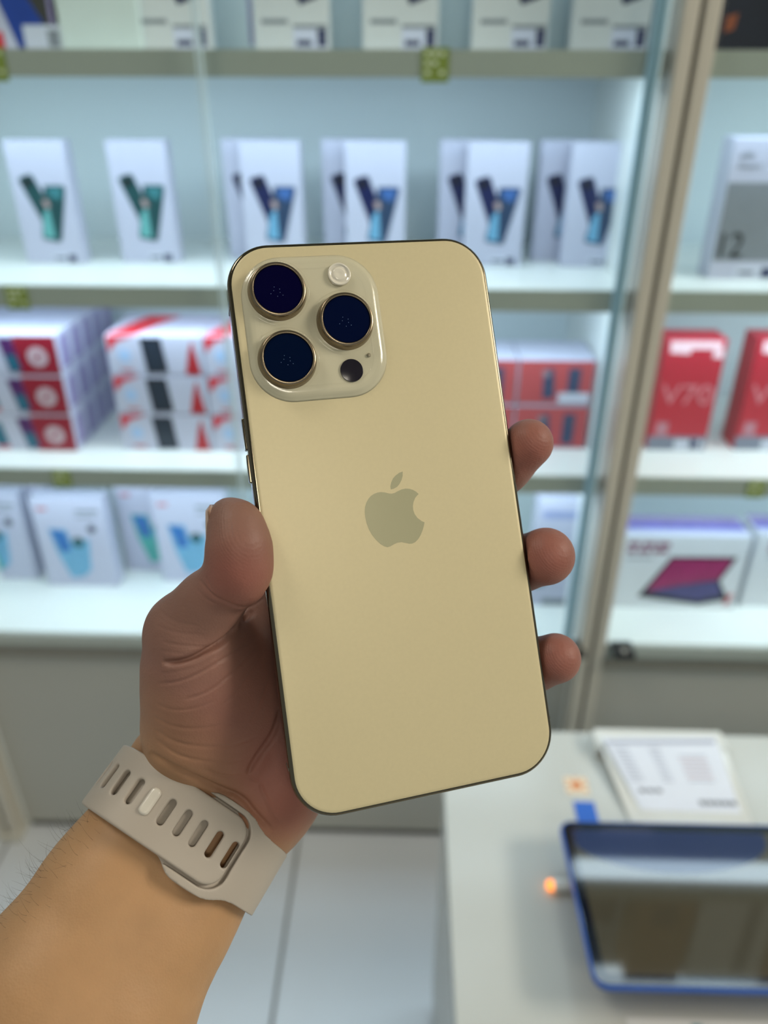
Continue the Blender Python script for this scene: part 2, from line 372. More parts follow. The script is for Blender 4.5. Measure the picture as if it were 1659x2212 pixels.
l = poly_uv(rect_uv(.46, .84, .99, .995), .088, .17, -0.0006, 'price_label', LAB, t, 0.0004); poly_uv(rect_uv(.80, .87, .97, .98), .088, .17, -0.001, 'lettering', GREYP, l, .0002)
tag(t, 'dark box with a cobalt blue phone and red corner, top shelf far left', 'box', G1)
# --- third shelf: crimson stack (3 rows, several deep)
def crim_box(W_, D_, H_):
    t = base_box('phone_box', W_, D_, H_, bev=0.001)
    poly_uv(rect_uv(.60, .04, .985, .985), W_, H_, 0, 'crimson_panel', CRIM, t, 0.0003)
    r = prism('ring_mark', [((.80-.5)*W_+0.0155*math.cos(a), (.45)*H_+0.0155*math.sin(a)) for a in [2*math.pi*k/24 for k in range(24)]], -0.0007, -0.0003, mat('ring_print', (200, 176, 186), .4), t, 'xz')
    prism('ring_centre', [((.80-.5)*W_+0.0045*math.cos(a), (.45)*H_+0.0045*math.sin(a)) for a in [2*math.pi*k/16 for k in range(16)]], -0.0010, -0.0007, CRIM, r, 'xz')
    a = poly_uv([(.46, .10), (.59, .08), (.64, .90), (.52, .95)], W_, H_, 0, 'printed_phone', PURP, t, 0.0005)
    poly_uv([(.50, .50), (.60, .52), (.62, .88), (.53, .92)], W_, H_, -0.0005, 'screen_print', mat('petrol_print', (30, 104, 128), .35, var=.3, scale=70), a, 0.0002)
    poly_uv([(.16, .25), (.30, .22), (.34, .82), (.22, .86)], W_, H_, 0, 'printed_phone', mat('petrol_print', (30, 104, 128), .35), t, 0.0005)
    poly_uv(rect_uv(.22, .86, .34, .93), W_, H_, 0, 'red_mark', RED, t, 0.0003)
    # side graphic
    s = D_
    mobj('side_print', [(W_/2+.0003, s*.12, H_*.12), (W_/2+.0003, s*.86, H_*.12), (W_/2+.0003, s*.86, H_*.9), (W_/2+.0003, s*.3, H_*.9),
                        (W_/2-.0004, s*.12, H_*.12), (W_/2-.0004, s*.86, H_*.12), (W_/2-.0004, s*.86, H_*.9), (W_/2-.0004, s*.3, H_*.9)],
         [[0, 1, 2, 3], [7, 6, 5, 4], [0, 4, 5, 1], [1, 5, 6, 2], [2, 6, 7, 3], [3, 7, 4, 0]], LILAC, t)
    return t
G3 = 'crimson and white phone boxes stacked on the third shelf'
CW, CD, CH = 0.168, 0.046, 0.063
pr = on_z(172, 975, SH[2]); cb = crim_box(CW, CD, CH); first = True
rows = ['bottom', 'middle', 'top']; deps = ['foremost', 'second from the front', 'third from the front', 'fourth from the front', 'rearmost']
for d in range(5):
    for r in range(3):
        o = cb if first else copy_tree(cb); first = False
        o.location = (pr[0]-CW/2-0.001, 1.118+d*0.0475, SH[2]+r*0.0645)
        tag(o, f'crimson and white phone box, {rows[r]} row, {deps[d]}', 'box', G3)
# white and red stacks
def swoosh_box(W_, D_, H_):
    t = base_box('phone_box', W_, D_, H_, bev=0.0012)
    poly_uv([(0.02, .02), (.30, .02), (.12, .16), (.02, .42)], W_, H_, 0, 'red_corner', RED, t, .0004)
    poly_uv([(.80, .98), (.86, .35), (.90, .10), (.93, .5), (.97, .98)], W_, H_, 0, 'red_flame', mat('deep_red_print', (176, 32, 44), .4), t, .0004)
    a = poly_uv([(.36, .06), (.58, .06), (.62, .93), (.40, .95)], W_, H_, 0, 'printed_phone', BLACKP, t, .0005)
    poly_uv([(.39, .12), (.56, .12), (.59, .88), (.42, .89)], W_, H_, -.0005, 'screen_print', mat('dark_screen_print', (34, 46, 62), .3, var=.3, scale=80), a, .0002)
    b = poly_uv(disc_uv(.18, .5, .010, W_, H_), W_, H_, 0, 'blue_mark', mat('pale_blue_print', (168, 196, 232), .4), t, .0003)
    poly_uv(rect_uv(.12, .86, .26, .92), W_, H_, 0, 'lettering', REDO, t, .0003)
    mobj('top_print', [(-W_*.48, D_*.02, H_+.0003), (-W_*.2, D_*.02, H_+.0003), (W_*.1, D_*.95, H_+.0003), (-W_*.25, D_*.95, H_+.0003),
                       (-W_*.48, D_*.02, H_-.0003), (-W_*.2, D_*.02, H_-.0003), (W_*.1, D_*.95, H_-.0003), (-W_*.25, D_*.95, H_-.0003)],
         [[0, 1, 2, 3], [7, 6, 5, 4], [0, 4, 5, 1], [1, 5, 6, 2], [2, 6, 7, 3], [3, 7, 4, 0]], RED, t)
    return t
SW, SD, SHh = 0.147, 0.12, 0.062
sb = swoosh_box(SW, SD, SHh); first = True; pl = on_z(268, 972, SH[2])
for c, cn in ((0, 'left'), (1, 'right')):
    for r in range(3):
        o = sb if first else copy_tree(sb); first = False
        o.location = (pl[0]+SW/2+c*(SW+0.002), 1.126, SH[2]+r*(SHh+0.002))
        tag(o, f'white box with red corner and black phone, {rows[r]} of the {cn} stack, third shelf', 'box', 'white and red phone boxes stacked on the third shelf')
# coral boxes right of the phone
def coral_box(W_, D_, H_):
    t = base_box('phone_box', W_, D_, H_, bev=0.001)
    poly_uv(rect_uv(.01, .02, .99, .97), W_, H_, 0, 'coral_panel', REDO, t, .0003)
    a = poly_uv(rect_uv(.66, .18, .82, .88), W_, H_, -.0003, 'printed_phone', mat('dark_teal_print', (60, 74, 104), .4), t, .0004)
    b = poly_uv([(.32, .22), (.46, .18), (.50, .84), (.34, .86)], W_, H_, -.0003, 'printed_phone', mat('dark_teal_print', (60, 74, 104), .4), t, .0004)
    poly_uv(disc_uv(.36, .30, .006, W_, H_), W_, H_, -.0007, 'lens_print', mat('lens_print', (150, 130, 140), .4), b, .0003)
    return t
xr = on_z(1262, 965, SH[2])[0]
cb2 = coral_box(0.118, 0.1, 0.074); first = True
for c, cn in ((0, 'right'), (1, 'left')):
    for r, rn in ((0, 'lower'), (1, 'upper')):
        o = cb2 if first else copy_tree(cb2); first = False
        o.location = (xr-0.059-c*0.12-0.002, 1.155, SH[2]+r*0.076)
        tag(o, f'coral red box with printed phones, {rn} one of the {cn} stack beside the pillar', 'box', 'coral boxes beside the pillar')
        if c == 0 and r == 1: poly_uv(rect_uv(.55, .72, .97, .95), .118, .074, -.0008, 'price_label', LAB, o, .0003)
# --- fourth shelf: white boxes with teal phones
def teal_box(ph_a, ph_b, W_=0.134, H_=0.19):
    t = base_box('phone_box', W_, 0.035, H_, bev=0.0012)
    a = poly_uv([(.18, .33), (.42, .34), (.56, .88), (.36, .90), (.24, .62)], W_, H_, 0, 'printed_phone', ph_a, t, .0004)
    poly_uv([(.20, .34), (.40, .36), (.44, .58), (.30, .60)], W_, H_, -.0004, 'screen_print', ph_b, a, .0003)
    b = poly_uv([(.46, .48), (.72, .44), (.66, .80), (.54, .88)], W_, H_, -.0004, 'printed_phone', SKY, t, .0004)
    poly_uv(disc_uv(.56, .48, .011, W_, H_), W_, H_, -.0008, 'camera_print', mat('dark_green_print', (26, 84, 88), .4), b, .0002)
    poly_uv(disc_uv(.78, .33, .008, W_, H_), W_, H_, 0, 'round_seal', mat('seal_print', (70, 72, 90), .4), t, .0004)
    poly_uv(rect_uv(.60, .12, .92, .15), W_, H_, 0, 'lettering', GREYP, t, .0003)
    poly_uv(rect_uv(.60, .19, .86, .21), W_, H_, 0, 'lettering', GREYP, t, .0003)
    poly_uv(rect_uv(.08, .10, .22, .13), W_, H_, 0, 'lettering', REDO, t, .0003)
    return t
BL = mat('blue_print', (46, 110, 180), .3, var=.4, scale=60); TG = mat('teal_green_print', (70, 168, 160), .3, var=.3, scale=60)
t4 = teal_box(SKY, BL); t5 = teal_box(TG, BL)
G4 = 'white phone boxes on the bottom shelf'
def put4(o, px, py, lab, rz=0.0):
    p = on_z(px, py, SH[3]); o.location = (p[0], p[1], SH[3]); o.rotation_euler = (0, 0, rz); tag(o, lab, 'box', G4)
put4(t5, 10, 1250, 'white box with a teal green phone at the left end of the bottom shelf')
put4(t4, 182, 1266, 'white box with a sky blue phone, standing foremost on the bottom shelf')
put4(copy_tree(t4), 428, 1256, 'white box with a sky blue phone, bottom shelf, just left of the thumb tip')
o = copy_tree(t5); put4(o, 350, 1232, 'white box with a green phone, set back between the two sky blue ones')
o = copy_tree(t4); put4(o, 60, 1225, 'white phone box set back behind the teal green one, bottom shelf')
o = base_box('phone_box', 0.082, 0.05, 0.222); p = on_z(1195, 1308, SH[3]); o.location = (p[0]-0.006, p[1], SH[3])
poly_uv(rect_uv(.1, .10, .8, .17), .082, .222, 0, 'lettering', mat('pale_ink', (150, 160, 200), .5), o, .0003); poly_uv(rect_uv(.2, .42, .8, .47), .082, .222, 0, 'lettering', mat('pale_ink', (150, 160, 200), .5), o, .0003)
poly_uv([(.1, .68), (.5, .66), (.3, .80), (.1, .82)], .082, .222, 0, 'teal_mark', TEAL, o, .0003); poly_uv(rect_uv(.3, .93, .99, .995), .082, .222, 0, 'price_label', GREYP, o, .0003)
tag(o, 'tall white box on the bottom shelf beside the pillar, right of the held phone', 'box', G4)

# --- right cabinet
t = base_box('phone_box', 0.115, 0.05, 0.17, mat('night_card', (24, 28, 46), 0.4, var=.4, scale=30)); p = on_y(1545, 60, 1.12); t.location = (p[0]+.0575, 1.12, SH[0])
poly_uv([(.22, .55), (.40, .50), (.46, .56), (.30, .62)], .115, .17, 0, 'orange_glow', mat('orange_print', (150, 80, 50), .4), t); poly_uv([(.10, .78), (.22, .76), (.20, .86), (.1, .88)], .115, .17, 0, 'orange_glow', mat('orange_print', (150, 80, 50), .4), t)
poly_uv([(.5, .62), (1.0, .74), (1.0, .79), (.5, .66)], .115, .17, 0, 'pale_streak', GREYP, t)
l = poly_uv(rect_uv(.64, .80, .99, .995), .115, .17, -.0003, 'price_label', LAB, t); poly_uv(rect_uv(.70, .86, .84, .90), .115, .17, -.0007, 'lettering', GREYP, l, .0002)
tag(t, 'dark night blue phone box on the top shelf right of the pillar', 'box')
p = on_z(1530, 604, SH[1]); t = base_box('phone_box', 0.105, 0.045, 0.182); t.location = (p[0]+.0525, 1.13, SH[1])
g = poly_uv(rect_uv(.02, .30, .90, .86), .105, .182, 0, 'grey_panel', GREYP, t, .0003)
text('lettering', '12', 0.048, mat('charcoal_ink', (26, 30, 34), .5), t, (-.052, -.0008, .030), sx=.85)
text('lettering', 'edit', 0.012, GREYP, t, (-.042, -.0006, .158)); text('lettering', 'Power+', 0.010, GREYP, t, (-.042, -.0006, .145))
l = poly_uv(rect_uv(.34, .90, .92, .99), .105, .182, 0, 'price_label', LAB, t, .0003); poly_uv(rect_uv(.70, .91, .86, .985), .105, .182, -.0003, 'lettering', INK, l, .0003); poly_uv(rect_uv(.40, .94, .60, .96), .105, .182, -.0003, 'lettering', INK, l, .0003)
tag(t, 'white phone box with a grey panel reading 12, second shelf right of the pillar', 'box')
boxm_side = mat('edge_teal', (120, 150, 160), .5)
def red_box():
    W_, H_ = 0.094, 0.185
    t = base_box('phone_box', W_, 0.055, H_, mat('red_card', (184, 40, 58), 0.4, var=.04), bev=.001)
    poly_uv([(.08, .02), (.92, .02), (.92, .085), (.44, .085), (.42, .13), (.10, .12)], W_, H_, 0, 'white_band', mat('pinkish_white_print', (240, 206, 214), .5), t, .0003)
    poly_uv(rect_uv(.80, .09, .97, .16), W_, H_, 0, 'white_mark', mat('pinkish_white_print', (240, 206, 214), .5), t, .0003)
    text('lettering', 'V70', 0.046, mat('rose_ink', (216, 128, 138), .5), t, (-.040, -.0006, .080), sx=1.12)
    poly_uv(rect_uv(.10, .74, .30, .86), W_, H_, 0, 'pale_mark', mat('dusty_print', (186, 130, 144), .5), t, .0003)
    poly_uv(rect_uv(0.0, .87, 1.0, 1.0), W_, H_, -.0002, 'grey_band', mat('slate_print', (126, 132, 150), .5), t, .0004)
    l = poly_uv(rect_uv(.46, .90, .93, .99), W_, H_, -.0006, 'price_label', LAB, t, .0003); poly_uv(rect_uv(.72, .90, .86, .98), W_, H_, -.0009, 'lettering', INK, l, .0002)
    return t
r1 = red_box(); p = on_z(1458, 972, SH[2]); r1.location = (p[0], p[1], SH[2]); tag(r1, 'red standing phone box lettered V70, nearest the pillar, third shelf', 'box', 'red V70 boxes')
r2 = copy_tree(r1); p = on_z(1645, 972, SH[2]); r2.location = (p[0], p[1], SH[2]); tag(r2, 'red standing phone box lettered V70, farther from the pillar, cut by the frame', 'box', 'red V70 boxes')
# tablet cartons
def tab_box():
    W_, H_, D_ = 0.235, 0.155, 0.07
    t = base_box('tablet_box', W_, D_, H_, mat('cool_card', (212, 216, 222), .45), bev=.001)
    a = poly_uv([(.44, .28), (.93, .27), (.84, .60), (.94, .86), (.72, .94), (.24, .84)], W_, H_, 0, 'printed_tablet', BLACKP, t, .0004)
    poly_uv([(.45, .31), (.90, .30), (.82, .58), (.56, .66), (.30, .76)], W_, H_, -.0004, 'screen_print', MAGEN, a, .0003)
    poly_uv([(.30, .77), (.56, .67), (.82, .60), (.88, .80), (.70, .88)], W_, H_, -.0004, 'screen_print', mat('indigo_print', (70, 66, 120), .35, var=.3, scale=40), a, .0003)
    for k, (u0, u1) in enumerate(((.10, .19), (.21, .30), (.31, .41))): poly_uv(rect_uv(u0, .09, u1, .15), W_, H_, 0, 'lettering', mat('plum_ink', (130, 70, 96), .5), t, .0003)
    for k, (u0, u1) in enumerate(((.10, .16), (.18, .27), (.29, .40))): poly_uv(rect_uv(u0, .18, u1, .24), W_, H_, 0, 'lettering', mat('plum_ink', (130, 70, 96), .5), t, .0003)
    poly_uv(rect_uv(.10, .30, .30, .32), W_, H_, 0, 'lettering', GREYP, t, .0003)
    poly_uv([(.92, .80), (.97, .76), (.95, .92), (.91, .94)], W_, H_, 0, 'pink_mark', REDO, t, .0003)
    for q, (ya, yb, mm) in enumerate(((.0, .30, CARD), (.32, .56, VIOL), (.58, .98, LILAC))):
        boxm('top_print', -W_*.49, W_*.49, D_*ya+.001, D_*yb+.001, H_-.0003, H_+.0004, mm, t)
    return t
tb1 = tab_box(); p = on_z(1310, 1310, SH[3]); tb1.location = (p[0]+.113, 1.155, SH[3]); tag(tb1, 'large white tablet box with a magenta screen picture, bottom shelf right of the pillar', 'box')
tb2 = copy_tree(tb1); tb2.location = (p[0]+.363, 1.165, SH[3]); tag(tb2, 'white tablet box at the right edge of the frame, next to the magenta screen one', 'box')
# kraft boxes on the high shelf (seen mirrored in the tablet)
kb = base_box('kraft_box', 0.12, 0.08, 0.3, CARDB); first = True
poly_uv(rect_uv(.25, .62, .7, .85), .12, .3, 0, 'dark_mark', mat('brown_print', (84, 50, 34), .5), kb, .0003)
for x, lab in ((0.58, 'brown kraft box on the top shelf mirrored in the tablet, nearer the pillar'), (0.88, 'brown kraft box on the top shelf mirrored in the tablet, farther from the pillar')):
    o = kb if first else copy_tree(kb); first = False; o.location = (x, 1.075, SH[0]); tag(o, lab, 'box', 'kraft boxes on the top shelf')
t = base_box('white_box', 0.165, 0.08, 0.29, mat('pale_card', (216, 219, 220), .45)); t.location = (0.73, 1.075, SH[0]); poly_uv(rect_uv(.62, .1, .8, .9), .165, .29, 0, 'grey_panel', GREYP, t); tag(t, 'tall white box standing between the two brown kraft boxes, mirrored in the tablet', 'box')

# ================================================================== TABLE
TZ = 0.62
tt = empty('display_table', (0.6, 0.3, 0)); tag(tt, 'glossy white display table carrying the blue tablet', 'table')
boxm('tabletop', 0.056-0.6, 0.75, -0.75, 0.75-0.3, TZ-0.03, TZ, TABLE, tt, bev=0.002)
boxm('table_body', 0.064-0.6, 0.74, -0.74, 0.74-0.3, 0.05, TZ-0.03, mat('table_side', (186, 188, 184), .35), tt)
boxm('plinth', 0.10-0.6, 0.70, -0.70, 0.70-0.3, 0.0, 0.05, mat('plinth', (120, 120, 116), .5), tt)
# acrylic price sheet holder
def quad_plate(name, c4, th, m, parent=None):
    c4 = [np.array(c) for c in c4]; n = np.cross(c4[1]-c4[0], c4[3]-c4[0]); n /= np.linalg.norm(n)
    if n[2] > 0: n = -n
    v = c4+[c+n*th for c in c4]
    return mobj(name, v, [[0, 1, 2, 3], [7, 6, 5, 4], [0, 4, 5, 1], [1, 5, 6, 2], [2, 6, 7, 3], [3, 7, 4, 0]], m, parent)
hb, ht = TZ+0.004, TZ+0.022
sh = empty('sign_holder', (0, 0, 0)); tag(sh, 'slanted acrylic holder with a white price sheet on the white table', 'sign holder')
ACR = mat('acrylic', (206, 206, 200), .12)
corn = [on_z(1283, 1571, ht), on_z(1555, 1577, ht), on_z(1632, 1790, hb), on_z(1362, 1772, hb)]
pc = [on_z(1300, 1594, ht), on_z(1545, 1592, ht), on_z(1601, 1757, hb), on_z(1385, 1750, hb)]
low = [c-np.array([0, 0, .0022]) for c in corn]; pap = [c+np.array([0, 0, .0006]) for c in pc]
quad_plate('acrylic_plate', low, .0016, ACR, sh)
quad_plate('foot_plate', [c*1-np.array([0, 0, c[2]-TZ-.002]) for c in [corn[0], corn[1], corn[1]+np.array([0, -.03, 0]), corn[0]+np.array([0, -.03, 0])]], .0016, ACR, sh)
for k in (0, 1):
    c = corn[k]; boxm('riser', c[0]-.002, c[0]+.002, c[1]-.03, c[1]-.002, TZ, TZ+.018, ACR, sh)
sheet = quad_plate('price_sheet', pap, .0004, mat('sheet_paper', (214, 218, 228), .5), sh)
def bil(c, u, v): return (c[0]*(1-u)+c[1]*u)*(1-v)+(c[3]*(1-u)+c[2]*u)*v
INKL = mat('pale_grey_ink', (160, 164, 180), .5); INKR = mat('pale_red_ink', (196, 164, 168), .5)
def sheetrect(u0, v0, u1, v1, m):
    up = np.array([0, 0, .0004]); quad_plate('lettering', [bil(pap, u0, v0)+up, bil(pap, u1, v0)+up, bil(pap, u1, v1)+up, bil(pap, u0, v1)+up], .0002, m, sheet)
sheetrect(.02, .05, .98, .10, INKL)
for k in range(9):
    v = .16+k*.055
    sheetrect(.05, v, .18, v+.018, INKL); sheetrect(.36, v, .46, v+.018, INKL)
    if k > 1: sheetrect(.60, v, .85, v+.018, INKR if k % 2 else INKL)
for q in range(3): sheetrect(.08+q*.08, .72, .14+q*.08, .77, mat('sheet_ink', (110, 112, 120), .5))
for q in range(5): sheetrect(.62+q*.075, .86, .68+q*.075, .92, mat('sheet_ink', (110, 112, 120), .5))
# sticker strip: orange rosette and blue patch
st = empty('sticker', tuple(on_z(1245, 1697, TZ))); tag(st, 'small cream sticker with an orange rosette on the white table', 'sticker')
boxm('sticker_paper', -.014, .014, -.013, .013, 0.0, .0006, mat('cream_paper', (222, 204, 176), .5), st)
ros = []
for k in range(24):
    a = 2*math.pi*k/24; r = .009 if k % 3 == 0 else .0055; ros.append((r*math.cos(a), r*math.sin(a)))
prism('rosette', ros, .0006, .0009, mat('orange_ink', (206, 120, 60), .5), st)
for (x, y) in ((-.010, .009), (.010, .009), (-.010, -.009), (.010, -.008), (.0, .0115), (-.012, 0), (.012, .001)): boxm('orange_dot', x-.0016, x+.0016, y-.0014, y+.0014, .0006, .0009, mat('orange_ink', (206, 120, 60), .5), st)
q = on_z(1265, 1752, TZ); bt = boxm('paper_tab', q[0]-.0125, q[0]+.0125, q[1]-.022, q[1]+.013, TZ, TZ+.0008, mat('bright_blue', (26, 92, 186), .5)); tag(bt, 'bright blue paper tab between the orange sticker and the tablet', 'tab')
# tablet on a stand
TBZ = 0.668
tl_, bl_ = on_z(1206, 1772, TBZ-.0028), on_z(1285, 2133, TBZ+.0028)
tab = empty('tablet', (bl_[0]-.0, bl_[1], TBZ+.0028)); tag(tab, 'blue framed tablet lying face up on the white table', 'tablet')
TW, TH = 0.2486, float(np.linalg.norm(tl_-bl_))
TH = max(TH, .172)
BLUEM = mat('blue_aluminium', (48, 92, 176), .3, metal=.35, var=.03)
r0 = lambda i, z, rr=.014: [(x, y, z) for x, y in rrect(TW-2*i, TH-2*i, rr-i, 8, TW/2, TH/2)]
sharp(loft('chassis', [r0(.0015, -.007), r0(0, -.0055), r0(0, -.0008), r0(.0006, 0), r0(.0022, 0.0)], BLUEM, tab), 30)
GLS = mat('tablet_glass', (12, 17, 30), .05, var=.02, coat=.3)
loft('bezel', [r0(.0022, 0.0), r0(.0022, .0005), r0(.0026, .0007)], GLS, tab, smooth=False)
scr = prism('screen', [(x, y) for x, y in rrect(TW-.024, TH-.024, .003, 4, TW/2, TH/2)], .0007, .0008, mat('screen_glass', (46, 43, 33), .05, emit=1.0, coat=.25, spec=.6), tab)
MATS['screen_glass'].node_tree.nodes['Principled BSDF'].inputs['IOR'].default_value = 1.55
el = [(TW*.45+.105*math.cos(2*math.pi*k/40), TH*.90+.046*math.sin(2*math.pi*k/40)) for k in range(40)]
el = [(min(max(x, .0125), TW-.0125), min(y, TH-.0125)) for x, y in el]
prism('wallpaper_shape', el, .0008, .00085, mat('wallpaper_blue', (22, 32, 66), .05, emit=.55, coat=.25), scr)
lathe('front_camera', [(.0018, .0007), (.0018, .0009)], mat('lens_black', (8, 8, 12), .1), tab, TW/2, TH-.006, n=16)
tab.rotation_euler = (math.radians(-1.8), 0, math.atan2(-(tl_-bl_)[0], (tl_-bl_)[1]))
# stand under it
sd = empty('tablet_stand', (bl_[0]+.115, bl_[1]+.085, TZ)); tag(sd, 'small grey stand that carries the blue tablet above the table', 'stand')
STM = mat('stand_grey', (150, 152, 154), .4)
lathe('base', [(.03, 0), (.03, .004), (.022, .006)], STM, sd, n=32); lathe('neck', [(.014, .006), (.014, .034)], STM, sd, n=24); lathe('head', [(.028, .034), (.028, .0372)], STM, sd, n=32)
# alarm sensor plug with an orange light
q = on_z(1190, 1912, TZ+.006)
sn = empty('alarm_plug', (q[0], q[1], TZ)); tag(sn, 'white alarm plug with a glowing orange end beside the tablet', 'alarm plug')
def caps(name, x0, x1, y, z, r, m, parent):
    pts = [(x0, 0.55), (x0+.002, .9), (x0+.004, 1), (x1-.001, 1), (x1, .8)]
    return loft(name, [[(x, y+r*s*math.cos(a), z+r*s*.8*math.sin(a)) for a in [2*math.pi*k/20 for k in range(20)]] for x, s in pts], m, parent)
caps('plug_body', .001, .030, 0, .006, .0068, mat('white_plastic', (226, 226, 218), .3), sn)
caps('orange_light', -.0045, .003, 0, .006, .0062, mat('orange_glow_lamp', (255, 150, 66), .4, emit=1.6), sn)
caps('cable', .030, .10, 0, .004, .002, mat('white_plastic', (226, 226, 218), .3), sn)
# papers at the bottom edge of the frame
q = on_z(1545, 2215, TZ)
pp = empty('flyer', (q[0], q[1]-.02, TZ)); tag(pp, 'white printed flyer on the table below the tablet', 'flyer')
boxm('sheet', -.08, .10, -.05, .024, 0, .0006, mat('flyer_paper', (206, 206, 204), .5), pp)
for (x0, x1, y0, y1, m_) in ((-.022, -.012, .0, .02, TEAL), (-.010, -.004, -.01, .018, mat('grey_green', (120, 140, 140), .5)), (.0, .008, .003, .010, mat('leaf_green', (120, 156, 50), .5)), (.05, .075, .008, .012, GREYP)):
    boxm('printed_mark', x0, x1, y0, y1, .0006, .0008, m_, pp)

# ================================================================== HELD PHONE
RP = np.array([[0.9644420530796747, 0.13445028014897045, -0.2275404324934704], [-0.11992477154496416, 0.9898260805640912, 0.07656617663834851], [0.23551979836383258, -0.046555906209524, 0.9707538164620635]])
PC = np.array([0.00297, 0.00044, 0.21866])
# local axes: x right, y up (= -down), z toward the viewer (= -normal)
AX = np.stack([RP[:, 0], -RP[:, 1], -RP[:, 2]], 1)
Mw = Matrix.Identity(4); AW = (AX.T @ RM).T; PW = cam2w(PC)
for i in range(3):
    for j in range(3): Mw[i][j] = AW[i][j]
    Mw[i][3] = PW[i]
def ph(px, py, h=0.0):
    d = np.array([(px-PXW/2)/F, (py-PXH/2)/F, 1.0]); n = RP[:, 2]; t = (n @ (PC-h*n))/(n @ d); X = AX.T @ (d*t-PC); return X[0], X[1]
phone = bpy.data.objects.new('smartphone', None); phone.empty_display_size = .02; COL.objects.link(phone); phone.matrix_world = Mw
tag(phone, 'gold smartphone seen from the back, held upright in the hand', 'phone')
PWD, PHT, PT, PR = .0776, .1607, .00785, .0125
STEEL = mat('gold_steel', (112, 104, 88), .10, metal=1.0, var=.03, scale=200)
def pl(i, z, r=PR): return [(x, y, z) for x, y in rrect(PWD-2*i, PHT-2*i, max(r-i, .001), 14)]
sharp(loft('steel_frame', [pl(.0012, -PT), pl(.0004, -PT+.0002), pl(.0001, -PT+.0008), pl(0, -PT+.0018), pl(0, -.0016), pl(.0001, -.0008), pl(.0004, -.0002), pl(.0009, 0), pl(.0012, 0)], STEEL, phone), 50)
def back_glass():
    m = bpy.data.materials.new('frosted_gold_glass'); m.use_nodes = True; N = m.node_tree.nodes; L = m.node_tree.links; b = N['Principled BSDF']
    tc = N.new('ShaderNodeTexCoord'); no = N.new('ShaderNodeTexNoise'); no.inputs['Scale'].default_value = 900
    L.new(tc.outputs['Object'], no.inputs['Vector']); mr = N.new('ShaderNodeMapRange'); mr.inputs[3].default_value = .97; mr.inputs[4].default_value = 1.03
    L.new(no.outputs['Fac'], mr.inputs[0]); vm = N.new('ShaderNodeVectorMath'); vm.operation = 'SCALE'; vm.inputs[0].default_value = lin((212, 199, 160))
    L.new(mr.outputs[0], vm.inputs['Scale']); L.new(vm.outputs[0], b.inputs['Base Color'])
    b.inputs['Coat Weight'].default_value = .15; b.inputs['Coat Roughness'].default_value = .3; b.inputs['Roughness'].default_value = .42; b.inputs['Specular IOR Level'].default_value = .35; b.inputs['Metallic'].default_value = .12; return m
BG = back_glass()
sharp(loft('back_glass', [pl(.0012, -.0002), pl(.0012, .0001), pl(.0015, .00025), pl(.0021, .0003)], BG, phone), 40)
loft('screen_glass', [pl(.0012, -PT), pl(.0016, -PT-.0003)], mat('front_glass', (8, 8, 10), .05), phone)
# camera plateau
pcx, pcy = -.0157, .0553; PLW, PLH = .0388, .0410
def cl(i, z, r=.0115): return [(x, y, z) for x, y in rrect(PLW-2*i, PLH-2*i, r-i, 12, pcx, pcy)]
PLM = mat('gloss_cream_glass', (204, 198, 172), .16, var=.01, coat=.3)
plat = loft('camera_plateau', [cl(-.0004, .00028), cl(.0002, .0005), cl(.0006, .0008), cl(.0010, .0011), cl(.0016, .0013), cl(.0026, .00138), cl(.0036, .00138)], PLM, phone)
# clear protector over the plateau
def clear_mat(name, tint, ior=1.35):
    m = bpy.data.materials.new(name); m.use_nodes = True; N = m.node_tree.nodes; L = m.node_tree.links; N.clear()
    o = N.new('ShaderNodeOutputMaterial'); t = N.new('ShaderNodeBsdfTransparent'); t.inputs[0].default_value = tint
    g = N.new('ShaderNodeBsdfGlossy'); g.inputs['Roughness'].default_value = .06; f = N.new('ShaderNodeFresnel'); f.inputs[0].default_value = ior
    x = N.new('ShaderNodeMixShader'); ge = N.new('ShaderNodeNewGeometry'); sb_ = N.new('ShaderNodeMath'); sb_.operation = 'SUBTRACT'; sb_.inputs[0].default_value = 1.0; L.new(ge.outputs['Backfacing'], sb_.inputs[1]); ml = N.new('ShaderNodeMath'); ml.operation = 'MULTIPLY'; L.new(f.outputs[0], ml.inputs[0]); L.new(sb_.outputs[0], ml.inputs[1]); L.new(ml.outputs[0], x.inputs[0]); L.new(t.outputs[0], x.inputs[1]); L.new(g.outputs[0], x.inputs[2]); L.new(x.outputs[0], o.inputs[0]); return m
CLR = clear_mat('clear_film', (.985, .985, .98, 1))
loft('clear_protector', [cl(-.0001, .0004), cl(.0006, .0008), cl(.0011, .0013), cl(.0016, .0016), cl(.0021, .0017), cl(.0025, .0017)], CLR, phone, cap=(False, False))
loft('clear_protector_rim', [cl(.0036, .0013), cl(.0036, .0015), cl(.0039, .0015), cl(.0039, .0013)], CLR, plat, cap=(False, False))
RINGM = mat('lens_ring_steel', (140, 126, 106), .27, metal=1.0, var=.05, scale=300)
LENSG = [mat('violet_lens', (5, 4, 42), .08, spec=.06), mat('blue_lens', (4, 14, 46), .08, spec=.06), mat('teal_lens', (3, 16, 44), .08, spec=.06)]
